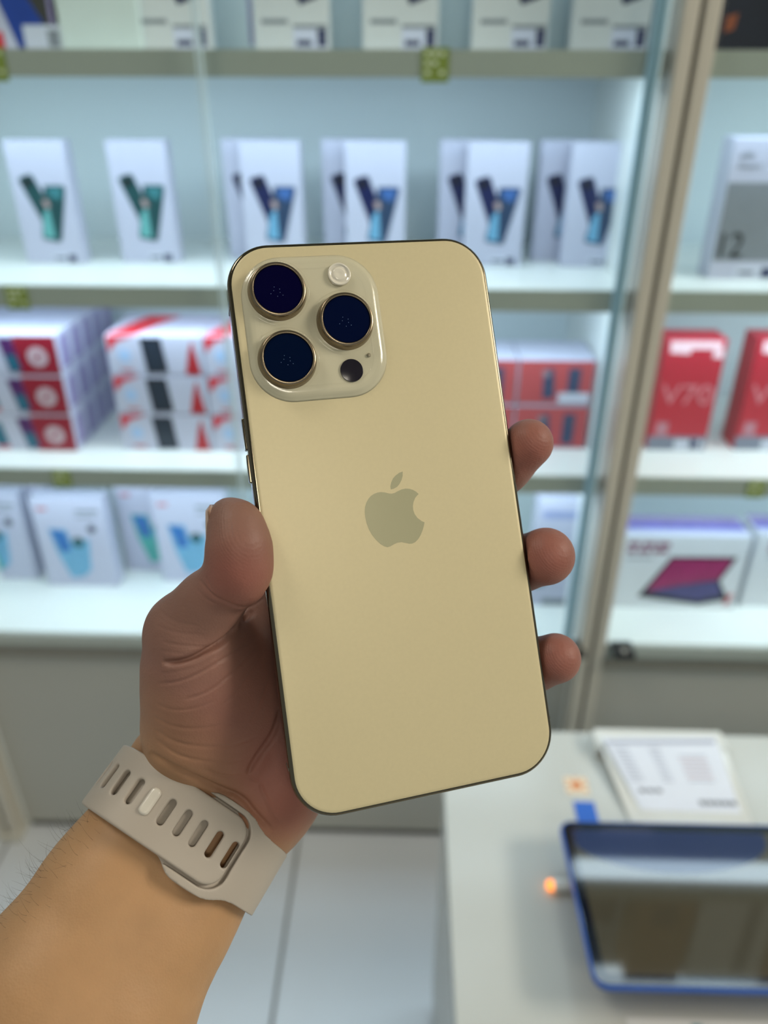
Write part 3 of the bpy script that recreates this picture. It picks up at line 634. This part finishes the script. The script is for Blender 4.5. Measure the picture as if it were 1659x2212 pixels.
for k, (px, py) in enumerate(((601, 624), (749, 689), (623, 772))):
    x, y = ph(px, py, .0040)
    r = .0079
    ln = lathe('camera_lens', [(r+.0004, .0012), (r+.0002, .0022), (r, .0034), (r-.0002, .0040), (r-.0004, .0042), (r-.0009, .00422), (r-.0010, .0042), (r-.0011, .0037)], RINGM, phone, x, y, n=72, cap=(False, False))
    lathe('lens_glass', [(r-.0011, .0037), (r-.0013, .0039)], LENSG[k], ln, x, y, n=64, cap=(False, True), smooth=False)
    lathe('base_ring', [(r+.0012, .0017), (r+.0012, .0022), (r+.0008, .0024), (r+.0005, .0023)], CLR, ln, x, y, n=64, cap=(False, False))
    gl = mat('lens_glint_blue', (150, 180, 230), .3)  # pale blue discs painted in as highlights inside each lens
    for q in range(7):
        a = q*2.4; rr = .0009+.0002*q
        lathe('painted_glint', [(.00008, .0039), (.00008, .00393)], gl, ln, x+rr*math.cos(a)-.0005, y+rr*math.sin(a)*.8-.001, n=6)
x, y = ph(733, 592, .0022)
fm = lathe('flash', [(.0033, .0017), (.0033, .0023), (.0031, .0025), (.0028, .0024), (.0026, .0021), (.0021, .0020), (.0018, .0023), (.0014, .0024), (.0006, .0022)], mat('flash_lens', (226, 220, 204), .08, coat=1.0), phone, x, y, n=48)
x, y = ph(760, 800, .0018)
lathe('depth_sensor', [(.0033, .0017), (.0033, .00178), (.0032, .0018)], mat('sensor_black', (26, 22, 34), .15), phone, x, y, n=48)
x, y = ph(797, 767, .0018); lathe('microphone_hole', [(.0006, .0017), (.0006, .00178)], mat('mic_grey', (150, 142, 120), .4), phone, x, y, n=16)
# fruit emblem (flat inlay)
AP = [(1330, 712), (1280, 665), (1220, 630), (1150, 608), (1070, 603), (990, 620), (920, 652), (850, 690), (790, 705), (730, 698), (650, 678), (580, 672), (510, 682), (440, 710), (380, 750), (330, 810), (290, 885), (265, 970), (258, 1060), (268, 1170), (295, 1290), (340, 1410), (400, 1520), (480, 1620), (570, 1705), (650, 1755), (710, 1770), (770, 1752), (840, 1710), (910, 1680), (990, 1670), (1070, 1685), (1140, 1700), (1200, 1698), (1260, 1672), (1320, 1610), (1370, 1530), (1410, 1430), (1435, 1340), (1447, 1275), (1390, 1250), (1310, 1190), (1250, 1110), (1222, 1030), (1215, 950), (1228, 870), (1260, 790), (1300, 740)]
LF = [(1012, 262), (940, 290), (870, 345), (820, 400), (785, 480), (768, 560), (775, 620), (830, 608), (900, 570), (950, 510), (990, 430), (1012, 350)]
LOGM = mat('emblem_gloss', (178, 174, 142), .22, var=.01, metal=.1)
em = prism('emblem', [ph(760+a/9.217, 990+b/9.217, .0003) for a, b in AP], .0002, .00034, LOGM, phone); em['label'] = 'glossy grey-gold bitten fruit emblem'
prism('emblem_leaf', [ph(760+a/9.217, 990+b/9.217, .0003) for a, b in LF], .0002, .00034, LOGM, em)
def side_btn(y0, y1, x=-PWD/2):
    boxm('side_button', x-.00055, x+.0005, y0, y1, -PT/2-.0015, -PT/2+.0015, STEEL, phone, bev=.0003)
side_btn(.0228, .0318); side_btn(.0135, .0215)
ABM = mat('antenna_band', (96, 90, 78), .5)
for (x, y) in ((-PWD/2, .0628), (PWD/2, -.0655), (-PWD/2, -.0655), (PWD/2, .0628)):
    boxm('antenna_band', x-.00008 if x < 0 else x-.0006, x+.0006 if x < 0 else x+.00008, y-.0004, y+.0004, -PT+.0009, -.0009, ABM, phone)

# ================================================================== HAND AND FOREARM
def cp(px, py, z): return np.array([(px-PXW/2)*z/F, (py-PXH/2)*z/F, z])
H_ = 0.00085
G0 = np.array([-.175, -.075, .150]); G1_ = np.array([.078, .235, .285])
dims = np.ceil((G1_-G0)/H_).astype(int)
FD = np.full(dims, .03, np.float32)
axs = [G0[i]+np.arange(dims[i])*H_ for i in range(3)]
def apply(fn, lo, hi, k, cut=False):
    lo = np.maximum(((np.array(lo)-G0)/H_).astype(int)-1, 0); hi = np.minimum(((np.array(hi)-G0)/H_).astype(int)+2, dims)
    if (hi <= lo).any(): return
    sl = tuple(slice(lo[i], hi[i]) for i in range(3))
    X, Y, Z = np.meshgrid(axs[0][sl[0]], axs[1][sl[1]], axs[2][sl[2]], indexing='ij')
    d = fn(X, Y, Z).astype(np.float32)
    if cut: FD[sl] = -smin(-FD[sl], d, k)
    else: FD[sl] = smin(FD[sl], d, k)
def cone(a, b, ra, rb, k=.006):
    ab = b-a; L2 = ab @ ab
    def fn(X, Y, Z):
        t = np.clip(((X-a[0])*ab[0]+(Y-a[1])*ab[1]+(Z-a[2])*ab[2])/L2, 0, 1)
        return np.sqrt((X-a[0]-ab[0]*t)**2+(Y-a[1]-ab[1]*t)**2+(Z-a[2]-ab[2]*t)**2)-(ra+(rb-ra)*t)
    m = max(ra, rb)+.02; apply(fn, np.minimum(a, b)-m, np.maximum(a, b)+m, k)
def ell(c, r, R=None, k=.006):
    c = np.array(c); r = np.array(r)
    def fn(X, Y, Z):
        P = np.stack([X-c[0], Y-c[1], Z-c[2]], -1)
        if R is not None: P = P @ R.T
        q = P/r; k0 = np.linalg.norm(q, axis=-1)+1e-9; k1 = np.linalg.norm(q/r, axis=-1)+1e-9
        return k0*(k0-1)/k1
    m = r.max()+.015; apply(fn, c-m, c+m, k)
def chain(pts, k=.004):
    P = [(cp(x, y, z), r*z/F) for x, y, z, r in pts]
    for (a, ra), (b, rb) in zip(P[:-1], P[1:]): cone(a, b, ra, rb, k)
# forearm / wrist frame
WC = cp(409, 1784, .2350); E1 = np.array([.825, .566, 0.0]); E1[2] = .02; E1 /= np.linalg.norm(E1)
ARM = [(458, 1708, .2425, 198, .0140), (409, 1784, .2375, 180, .0145), (340, 1890, .2315, 194, .0165), (284, 1974, .2270, 208, .0190), (176, 2160, .2175, 243, .0235), (60, 2385, .2080, 280, .0260), (-90, 2700, .1980, 320, .028)]
for (x0, y0, z0, h0, t0), (x1, y1, z1, h1, t1) in zip(ARM[:-1], ARM[1:]):
    for s in (-1, -.33, .33, 1):
        k0, k1 = h0*z0/F, h1*z1/F
        a = cp(x0, y0, z0)+E1*s*(k0-t0); b = cp(x1, y1, z1)+E1*s*(k1-t1)
        cone(a, b, t0, t1, .007)
# metacarpals: wrist to finger bases, behind the phone
for (ax, ay, bx, by, az, bz, ra, rb) in ((470, 1640, 640, 1200, .243, .2405, 95, 66), (520, 1680, 700, 1300, .246, .2425, 95, 68), (560, 1705, 735, 1410, .246, .2435, 95, 66), (588, 1705, 765, 1520, .246, .244, 86, 58)):
    cone(cp(ax, ay, az), cp(bx, by, bz), ra*az/F, rb*bz/F, .010)
# palm hollow filling and hypothenar
cone(cp(470, 1450, .243), cp(640, 1500, .244), .0135, .0125, .010)
cone(cp(510, 1690, .242), cp(435, 1760, .241), .0145, .0130, .010)
cone(cp(588, 1710, .2375), cp(680, 1590, .2400), .0122, .0118, .008)
cone(cp(530, 1780, .2410), cp(588, 1710, .2395), .0120, .0122, .008)
# thenar eminence
chain([(462, 1640, .2405, 112), (432, 1560, .2310, 112), (424, 1470, .2245, 104), (418, 1390, .2215, 94)], .007)
chain([(525, 1600, .2390, 98), (490, 1500, .2330, 96), (470, 1420, .2290, 80)], .008)
# thumb
chain([(415, 1400, .2230, 92), (403, 1362, .2210, 79)], .006)
chain([(403, 1362, .2205, 77), (452, 1305, .2165, 68), (492, 1262, .2125, 62)], .004)
chain([(500, 1250, .2110, 60), (516, 1215, .2085, 64), (517, 1180, .2075, 64), (512, 1139, .2085, 61)], .0035)
ell(cp(490, 1118, .2095), (.0043, .0050, .0048), k=.003)
ell(cp(528, 1240, .2080), (.0068, .0078, .0070), k=.004)
# fingers
chain([(640, 1200, .2405, 62), (800, 1000, .2420, 58), (885, 860, .2440, 54), (935, 770, .2445, 48)], .003)
chain([(700, 1300, .2425, 64), (880, 1180, .2460, 60), (1040, 1058, .2450, 56), (1090, 1008, .2385, 54), (1142, 958, .2325, 53)], .003)
chain([(735, 1410, .2435, 62), (900, 1305, .2470, 60), (1060, 1240, .2475, 59), (1125, 1217, .2385, 58), (1177, 1204, .2315, 58)], .003)
ell(cp(1180, 1200, .2310), (.0080, .0079, .0070), k=.003)
chain([(770, 1530, .2440, 58), (930, 1485, .2470, 55), (1080, 1450, .2475, 55), (1145, 1438, .2390, 55), (1200, 1422, .2330, 54)], .003)
# the phone presses into the flesh
def phone_sdf(X, Y, Z):
    D = [X-PC[0], Y-PC[1], Z-PC[2]]
    L = [AX[0, i]*D[0]+AX[1, i]*D[1]+AX[2, i]*D[2] for i in range(3)]
    r = PR; qx = np.abs(L[0])-(PWD/2-r); qy = np.abs(L[1])-(PHT/2-r)
    d2 = np.sqrt(np.maximum(qx, 0)**2+np.maximum(qy, 0)**2)+np.minimum(np.maximum(qx, qy), 0)-r
    dz = np.abs(L[2]+PT/2+.00015)-(PT/2+.0003)
    return np.minimum(np.maximum(d2, dz), 0)+np.sqrt(np.maximum(d2, 0)**2+np.maximum(dz, 0)**2)-.0002
apply(phone_sdf, G0, G1_, .0012, cut=True)
V, Q = surface_nets(FD.astype(np.float64), G0, H_)
# drop any loose islands: keep the big connected component (by union of quads)
par = np.arange(len(V))
for _ in range(400):
    mn = par[Q].min(1); new = par.copy(); np.minimum.at(new, Q.ravel(), np.repeat(mn, 4)); new = new[new]
    if (new == par).all(): break
    par = new
lab_, cn = np.unique(par, return_counts=True); keep = par == lab_[cn.argmax()]
Q = Q[keep[Q[:, 0]]]; remap = np.cumsum(keep)-1; V = V[keep]; Q = remap[Q]
def skin_mat():
    m = bpy.data.materials.new('skin'); m.use_nodes = True; N = m.node_tree.nodes; L = m.node_tree.links; b = N['Principled BSDF']
    tc = N.new('ShaderNodeTexCoord'); at_ = N.new('ShaderNodeAttribute'); at_.attribute_name = 'skin_tone_shade'
    n1 = N.new('ShaderNodeTexNoise'); n1.inputs['Scale'].default_value = 90; n1.inputs['Detail'].default_value = 5; L.new(tc.outputs['Object'], n1.inputs['Vector'])
    mr = N.new('ShaderNodeMapRange'); mr.inputs[3].default_value = .86; mr.inputs[4].default_value = 1.14; L.new(n1.outputs['Fac'], mr.inputs[0])
    vm = N.new('ShaderNodeVectorMath'); vm.operation = 'SCALE'; L.new(at_.outputs['Color'], vm.inputs[0]); L.new(mr.outputs[0], vm.inputs['Scale']); L.new(vm.outputs[0], b.inputs['Base Color'])
    n2 = N.new('ShaderNodeTexVoronoi'); n2.inputs['Scale'].default_value = 1500; L.new(tc.outputs['Object'], n2.inputs['Vector'])
    n3 = N.new('ShaderNodeTexNoise'); n3.inputs['Scale'].default_value = 260; n3.inputs['Detail'].default_value = 4; L.new(tc.outputs['Object'], n3.inputs['Vector'])
    ad = N.new('ShaderNodeMath'); ad.operation = 'MULTIPLY_ADD'; ad.inputs[1].default_value = .25; L.new(n2.outputs['Distance'], ad.inputs[0]); L.new(n3.outputs['Fac'], ad.inputs[2])
    bp = N.new('ShaderNodeBump'); bp.inputs['Strength'].default_value = .4; bp.inputs['Distance'].default_value = .0004; L.new(ad.outputs[0], bp.inputs['Height']); L.new(bp.outputs[0], b.inputs['Normal'])
    a2 = N.new('ShaderNodeAttribute'); a2.attribute_name = 'ridge'; wv = N.new('ShaderNodeTexWave'); wv.inputs['Scale'].default_value = 520; wv.inputs['Distortion'].default_value = 5; wv.inputs['Detail'].default_value = 0; wv.inputs['Detail Scale'].default_value = .15
    mp = N.new('ShaderNodeMapping'); mp.inputs['Rotation'].default_value = (.3, .9, .7); L.new(tc.outputs['Object'], mp.inputs['Vector']); L.new(mp.outputs[0], wv.inputs['Vector'])
    b2 = N.new('ShaderNodeBump'); b2.inputs['Distance'].default_value = .00012; L.new(a2.outputs['Fac'], b2.inputs['Strength']); L.new(wv.outputs['Fac'], b2.inputs['Height']); L.new(bp.outputs[0], b2.inputs['Normal']); L.new(b2.outputs[0], b.inputs['Normal'])
    b.inputs['Roughness'].default_value = .52; b.inputs['Specular IOR Level'].default_value = .38
    b.inputs['Subsurface Weight'].default_value = .12; b.inputs['Subsurface Radius'].default_value = (.004, .0015, .0008); b.inputs['Subsurface Scale'].default_value = 1.0
    return m
SK = skin_mat()
person = np_mesh('person', cam2w(V), Q, SK); subsurf(person, 1)
tag(person, 'left hand and forearm holding the gold phone, palm toward the viewer', 'person')
me = person.data; nv = len(me.vertices)
co = np.empty(nv*3, np.float32); me.vertices.foreach_get('co', co); co = co.reshape(-1, 3).astype(float)
no = np.array([0.0]*(nv*3), np.float32); me.vertex_normals.foreach_get('vector', no); no = no.reshape(-1, 3).astype(float)
cc = (co-CAMP) @ RM.T; nc = no @ RM.T
uv = np.stack([cc[:, 0]/cc[:, 2]*F+PXW/2, cc[:, 1]/cc[:, 2]*F+PXH/2], 1)
front = np.clip((-nc[:, 2]-.05)*3, 0, 1)
# keep crease lines on the parts they belong to (not on fingers behind the phone)
CR = [  # points, depth mm, width px
    ([(545, 1318), (521, 1345), (497, 1374), (473, 1391), (449, 1403), (415, 1422), (376, 1432), (350, 1430)], 1.5, 6),
    ([(350, 1386), (388, 1394), (430, 1397), (455, 1397)], .45, 4),
    ([(343, 1404), (370, 1410), (400, 1412)], .3, 3.5),
    ([(338, 1478), (388, 1473), (437, 1451), (485, 1422), (521, 1398), (560, 1372)], .7, 5),
    ([(345, 1455), (380, 1452), (420, 1440)], .3, 4),
    ([(395, 1512), (449, 1497), (497, 1458), (540, 1414), (569, 1386)], .55, 5),
    ([(470, 1530), (509, 1500), (545, 1446), (585, 1391)], .5, 5),
    ([(540, 1560), (570, 1500), (590, 1440)], .4, 6),
    ([(336, 1520), (370, 1535), (420, 1532), (470, 1512)], .35, 5),
    ([(330, 1548), (375, 1572), (440, 1575), (505, 1560)], .35, 6),
    ([(334, 1575), (375, 1603), (440, 1615), (505, 1612), (556, 1590)], .45, 6),
    ([(336, 1597), (382, 1632), (440, 1645), (489, 1649), (528, 1640)], .5, 6),
    ([(608, 1530), (598, 1570), (582, 1600), (556, 1634), (533, 1675)], .95, 7),
    ([(322, 1625), (365, 1655), (408, 1675), (473, 1704), (522, 1720), (554, 1762), (590, 1798)], 1.1, 7),
    ([(440, 1662), (489, 1680), (533, 1675), (560, 1690)], .7, 6),
    ([(560, 1690), (580, 1740), (612, 1790)], .6, 7),
    ([(430, 1250), (446, 1272), (463, 1289), (485, 1299), (511, 1311), (540, 1313), (572, 1290)], .7, 5),
    ([(446, 1245), (452, 1262), (458, 1275)], .35, 3),
    ([(425, 1270), (440, 1290), (465, 1305)], .3, 4),
    ([(345, 1320), (380, 1345), (430, 1352)], .2, 5), ([(335, 1350), (380, 1368), (440, 1372)], .2, 5),
]
disp = np.zeros(nv)
left = (uv[:, 0] < 690)
for pts, dep, wd in CR:
    P = np.array(pts, float)
    # smooth the polyline
    for _ in range(2):
        P = np.concatenate([[P[0]], np.stack([.75*P[:-1]+.25*P[1:], .25*P[:-1]+.75*P[1:]], 1).reshape(-1, 2), [P[-1]]])
    lo, hi = P.min(0)-6*wd, P.max(0)+6*wd
    sel = np.where((uv > lo).all(1) & (uv < hi).all(1) & left & (front > 0))[0]
    if not len(sel): continue
    q = uv[sel]; best = np.full(len(sel), 1e9); tt_ = np.zeros(len(sel)); K = len(P)-1
    for i in range(K):
        a, b = P[i], P[i+1]; ab = b-a; t = np.clip(((q-a) @ ab)/(ab @ ab+1e-9), 0, 1)
        d = np.linalg.norm(q-a-t[:, None]*ab, axis=1); m_ = d < best; best[m_] = d[m_]; tt_[m_] = (i+t[m_])/K
    fade = np.clip(np.minimum(tt_, 1-tt_)*6, 0, 1)
    big = dep > .9; wd = wd*(.9 if big else .55); g = np.exp(-(best/wd)**2)-.10*np.exp(-((best-2.6*wd)/(1.6*wd))**2); dep = dep*(1.15 if big else .48)
    disp[sel] -= dep*.001*g*fade*front[sel]
# broad skin undulation on the palm
co2 = co+no*disp[:, None]
me.vertices.foreach_set('co', co2.astype(np.float32).ravel()); me.update()
# skin tone attribute: tan forearm, pinker palm with its shade painted in, redder pads
tan = np.array(lin((180, 140, 100))); palm = np.array(lin((134, 99, 86))); pad = np.array(lin((152, 92, 80)))
along = (uv[:, 0]-409)*-.566+(uv[:, 1]-1784)*.825
tp = np.clip((-along-10)/230, 0, 1)[:, None]; colr = tan*(1-tp)+palm*tp
for (px, py, z, rad, wgt) in ((505, 1230, .203, .0085, .9), (530, 1250, .203, .008, .5), (1150, 975, .226, .012, .9), (1182, 1210, .225, .012, .9), (1205, 1425, .227, .012, .8), (590, 1660, .228, .013, .8), (620, 1740, .228, .012, .8), (560, 1480, .23, .02, .35), (470, 1560, .215, .02, .25)):
    d = np.linalg.norm(cc-cp(px, py, z), axis=1); wv = (wgt*np.exp(-(d/rad)**2))[:, None]; colr = colr*(1-wv)+pad*wv
rd = np.zeros(nv)
for px, py, z, rad in ((512, 1150, .202, .011), (1150, 975, .226, .012), (1182, 1210, .225, .012), (1205, 1425, .227, .012), (620, 1720, .228, .010)):
    rd = np.maximum(rd, np.exp(-(np.linalg.norm(cc-cp(px, py, z), axis=1)/rad)**4))
ar = me.attributes.new('ridge', 'FLOAT', 'POINT'); ar.data.foreach_set('value', (rd*.22).astype(np.float32))
a_ = me.color_attributes.new('skin_tone_shade', 'FLOAT_COLOR', 'POINT'); a_.data.foreach_set('color', np.concatenate([colr, np.ones((nv, 1))], 1).astype(np.float32).ravel())

# thumb nail: thin curved plate on the left flank of the thumb
nvz = []; nfa = []
NA, NB = 20, 12
for layer in (0, 1):
    for i in range(NA):
        t = i/(NA-1); cy_ = 1090+t*122; cx_ = 497+math.sin(t*math.pi)*1.5
        edge = math.sqrt(max(0, 1-(2*abs(t-.5))**6))
        cen = cp(513-2*(1-t), cy_, .2100); rr = (65.2-7*max(0, t-.7)-6*max(0, .12-t)/.12)*.2095/F
        for j in range(NB):
            a = math.radians(165+(j/(NB-1))*54*(.55+.45*edge))
            sx = 1.0 if t > .1 else .93+.7*t
            r_ = rr*sx+(.0002 if layer else -.0006)
            nvz.append(cam2w(cen+np.array([math.cos(a)*r_*1.0, 0, math.sin(a)*r_*.93*1.0])))
for layer in (0, 1):
    for i in range(NA-1):
        for j in range(NB-1):
            a = layer*NA*NB+i*NB+j; f_ = [a, a+1, a+NB+1, a+NB]; nfa.append(f_ if layer else f_[::-1])
rim = [i*NB for i in range(NA)]+[(NA-1)*NB+j for j in range(1, NB)]+[i*NB+NB-1 for i in range(NA-2, -1, -1)]+[j for j in range(NB-2, 0, -1)]
for a, b in zip(rim, rim[1:]+rim[:1]): nfa.append([a, b, b+NA*NB, a+NA*NB])
nl = mobj('thumbnail', nvz, nfa, mat('nail', (196, 160, 138), .25, coat=.4), person, True); nl['label'] = 'short pale thumbnail'
# forearm hair
hv = []; hf = []
def hair(p0, d0, L, bend):
    n = 6; r = .00004; base = len(hv)
    for i in range(n+1):
        t = i/n; p = p0+d0*L*t+bend*L*t*t; rr = r*(1-.8*t)
        for k in range(3):
            a = 2.094*k; hv.append(cam2w(p+np.array([math.cos(a)*rr, math.sin(a)*rr, 0])))
    for i in range(n):
        for k in range(3): hf.append([base+i*3+k, base+i*3+(k+1) % 3, base+(i+1)*3+(k+1) % 3, base+(i+1)*3+k])
rng = np.random.RandomState(5)
selh = np.where((along > 95) & (along < 420) & (nc[:, 2] < .5) & ((nc @ E1) < -.55))[0]
for i in rng.choice(selh, 110, replace=False):
    d0 = nc[i]*.75+np.array([-.25, .15, 0])+rng.normal(0, .3, 3); d0 /= np.linalg.norm(d0)
    hair(cc[i]-nc[i]*.0003, d0, rng.uniform(.002, .0065), np.array([rng.normal(0, .3), -.5+rng.normal(0, .3), 0]))
hr = mobj('arm_hair', hv, hf, mat('dark_hair', (70, 58, 44), .6), person); hr['kind'] = 'stuff'

# ================================================================== WATCH BAND
AD = cp(300, 1950, .2252)-cp(409, 1784, .2365); AD -= E1*(AD @ E1); AD /= np.linalg.norm(AD)      # toward the elbow
E2 = np.cross(E1, AD); E2 = E2 if E2[2] < 0 else -E2                                               # toward the viewer
WE, HE = .0277, .0205
th = np.linspace(-math.pi, math.pi, 2001); nn = 2.35
cx_e = np.sign(np.sin(th))*np.abs(np.sin(th))**(2/nn)*WE; cy_e = np.sign(np.cos(th))*np.abs(np.cos(th))**(2/nn)*HE
sl_ = np.concatenate([[0], np.cumsum(np.hypot(np.diff(cx_e), np.diff(cy_e)))]); sl_ -= np.interp(0, th, sl_)
PER = sl_[-1]
WC2 = cp(404, 1790, .2370)
def wrap(P):
    u, v, w_ = P[:, 0], P[:, 1], P[:, 2]
    x = np.interp(u, sl_, cx_e); y = np.interp(u, sl_, cy_e)
    e = 6e-4; tx = np.interp(u+e, sl_, cx_e)-np.interp(u-e, sl_, cx_e); ty = np.interp(u+e, sl_, cy_e)-np.interp(u-e, sl_, cy_e)
    l_ = np.hypot(tx, ty)+1e-12; nx, ny = -ty/l_, tx/l_
    s = np.sign(nx*x+ny*y); nx, ny = nx*s, ny*s
    x2 = x+nx*w_; y2 = y+ny*w_
    return cam2w(WC2+x2[:, None]*E1+y2[:, None]*E2+v[:, None]*AD*.93)
def rbox2(X, Y, cx, cy, hx, hy, r):
    qx = np.abs(X-cx)-(hx-r); qy = np.abs(Y-cy)-(hy-r)
    return np.sqrt(np.maximum(qx, 0)**2+np.maximum(qy, 0)**2)+np.minimum(np.maximum(qx, qy), 0)-r
def extr(d2, Z, z0, z1, r=.0006):
    dz = np.abs(Z-(z0+z1)/2)-(z1-z0)/2+r; d = d2+r
    return np.minimum(np.maximum(d, dz), 0)+np.sqrt(np.maximum(d, 0)**2+np.maximum(dz, 0)**2)-r
hb_ = .00045
BANDM = mat('clay_fluoroelastomer', (174, 164, 152), .5, var=.02, scale=60, bump=.05)
wband = empty('watch_band', tuple(cam2w(WC2))); tag(wband, 'clay grey rubber watch band with oval slots on the wrist', 'watch band')
def band_part(name, u0, u1, v0, v1, w0, w1, fn, m):
    g = [np.arange(a, b, hb_) for a, b in ((u0, u1), (v0, v1), (w0, w1))]
    X, Y, Z = np.meshgrid(*g, indexing='ij'); Vb, Qb = surface_nets(fn(X, Y, Z), np.array([u0, v0, w0]), hb_)
    o = np_mesh(name, wrap(Vb)-np.array(wband.location), Qb, m, wband); return o
VC = .0003
SLOTU = [.0128, .0077, .0025, -.0027, -.0079, -.0131, -.0183, -.0235, -.0287, -.0339]
def upper(X, Y, Z):
    d = rbox2(X, Y, -.0125+.0005, VC, .0262, .0108, .0052)
    d = np.where(X < -.012, np.abs(Y-VC)-.0108, d); d = np.maximum(d, -(X+.056))
    s = extr(d, Z, .0014, .0034, .0007)
    for k, uu in enumerate(SLOTU):
        if k == 5: continue
        sl2 = rbox2(X, Y, uu, VC-.0002, .00105, .0041, .00104); s = -smin(-s, sl2, .0005)
    return s
band_part('slotted_strap', -.058, .0165, -.0125, .0130, .0006, .0042, upper, BANDM)
def lower(X, Y, Z):
    bmp = 1/(1+np.exp(-(X+.001)/.0013))*1/(1+np.exp((X-.0158)/.0016))
    hwu = .0104+.0034*bmp
    d = np.abs(Y-VC-.0004*bmp)-hwu
    d = np.maximum(d, -(X+.050)); d = np.maximum(d, X-.0745)
    top = .0012+.0020*bmp*0+.0019/(1+np.exp(-(X-.010)/.0012))*1.0+.0018*bmp*(np.clip((np.abs(Y-VC)-.0100)/.0012, 0, 1))
    s = extr(d, Z, -.0004, .0036, .0006); s = np.maximum(s, (Z-np.minimum(top, .0031))*.8)
    # recess around the end of the slotted strap
    rec = rbox2(X, Y, -.012, VC, .0275, .0117, .0060); s = np.maximum(s, -np.maximum(rec, .0011-Z))
    hole = rbox2(X, Y, .0100, VC, .0042, .0070, .0025); s = np.maximum(s, -hole)
    return s
band_part('keeper_strap', -.052, .0765, -.0165, .0170, -.0015, .0046, lower, BANDM)
# pin
def pin(X, Y, Z):
    return extr(rbox2(X, Y, SLOTU[5], VC-.0002, .00155, .0044, .00154), Z, .001, .0043, .0008)
band_part('pin', SLOTU[5]-.003, SLOTU[5]+.003, -.0062, .0062, .0002, .0056, pin, mat('pale_pin', (212, 206, 194), .22))
# watch case on the far side of the wrist
wc = empty('watch_case', (0, 0, 0)); wc.parent = wband
cw = cam2w(WC2-E2*(HE+.006)); Rw = np.stack([E1 @ RM, AD @ RM, -E2 @ RM], 1)
bpy.data.objects.remove(wc)
cv = []
for z, i in ((-.004, .002), (-.003, 0), (.004, 0), (.0055, .003)):
    cv.append([tuple(cw-np.array(wband.location)+Rw @ np.array([x, y, z])) for x, y in rrect(.038-2*i, .044-2*i, .009-i, 6)])
loft('watch_case', cv, mat('dark_case', (40, 40, 44), .2, metal=.8), wband)
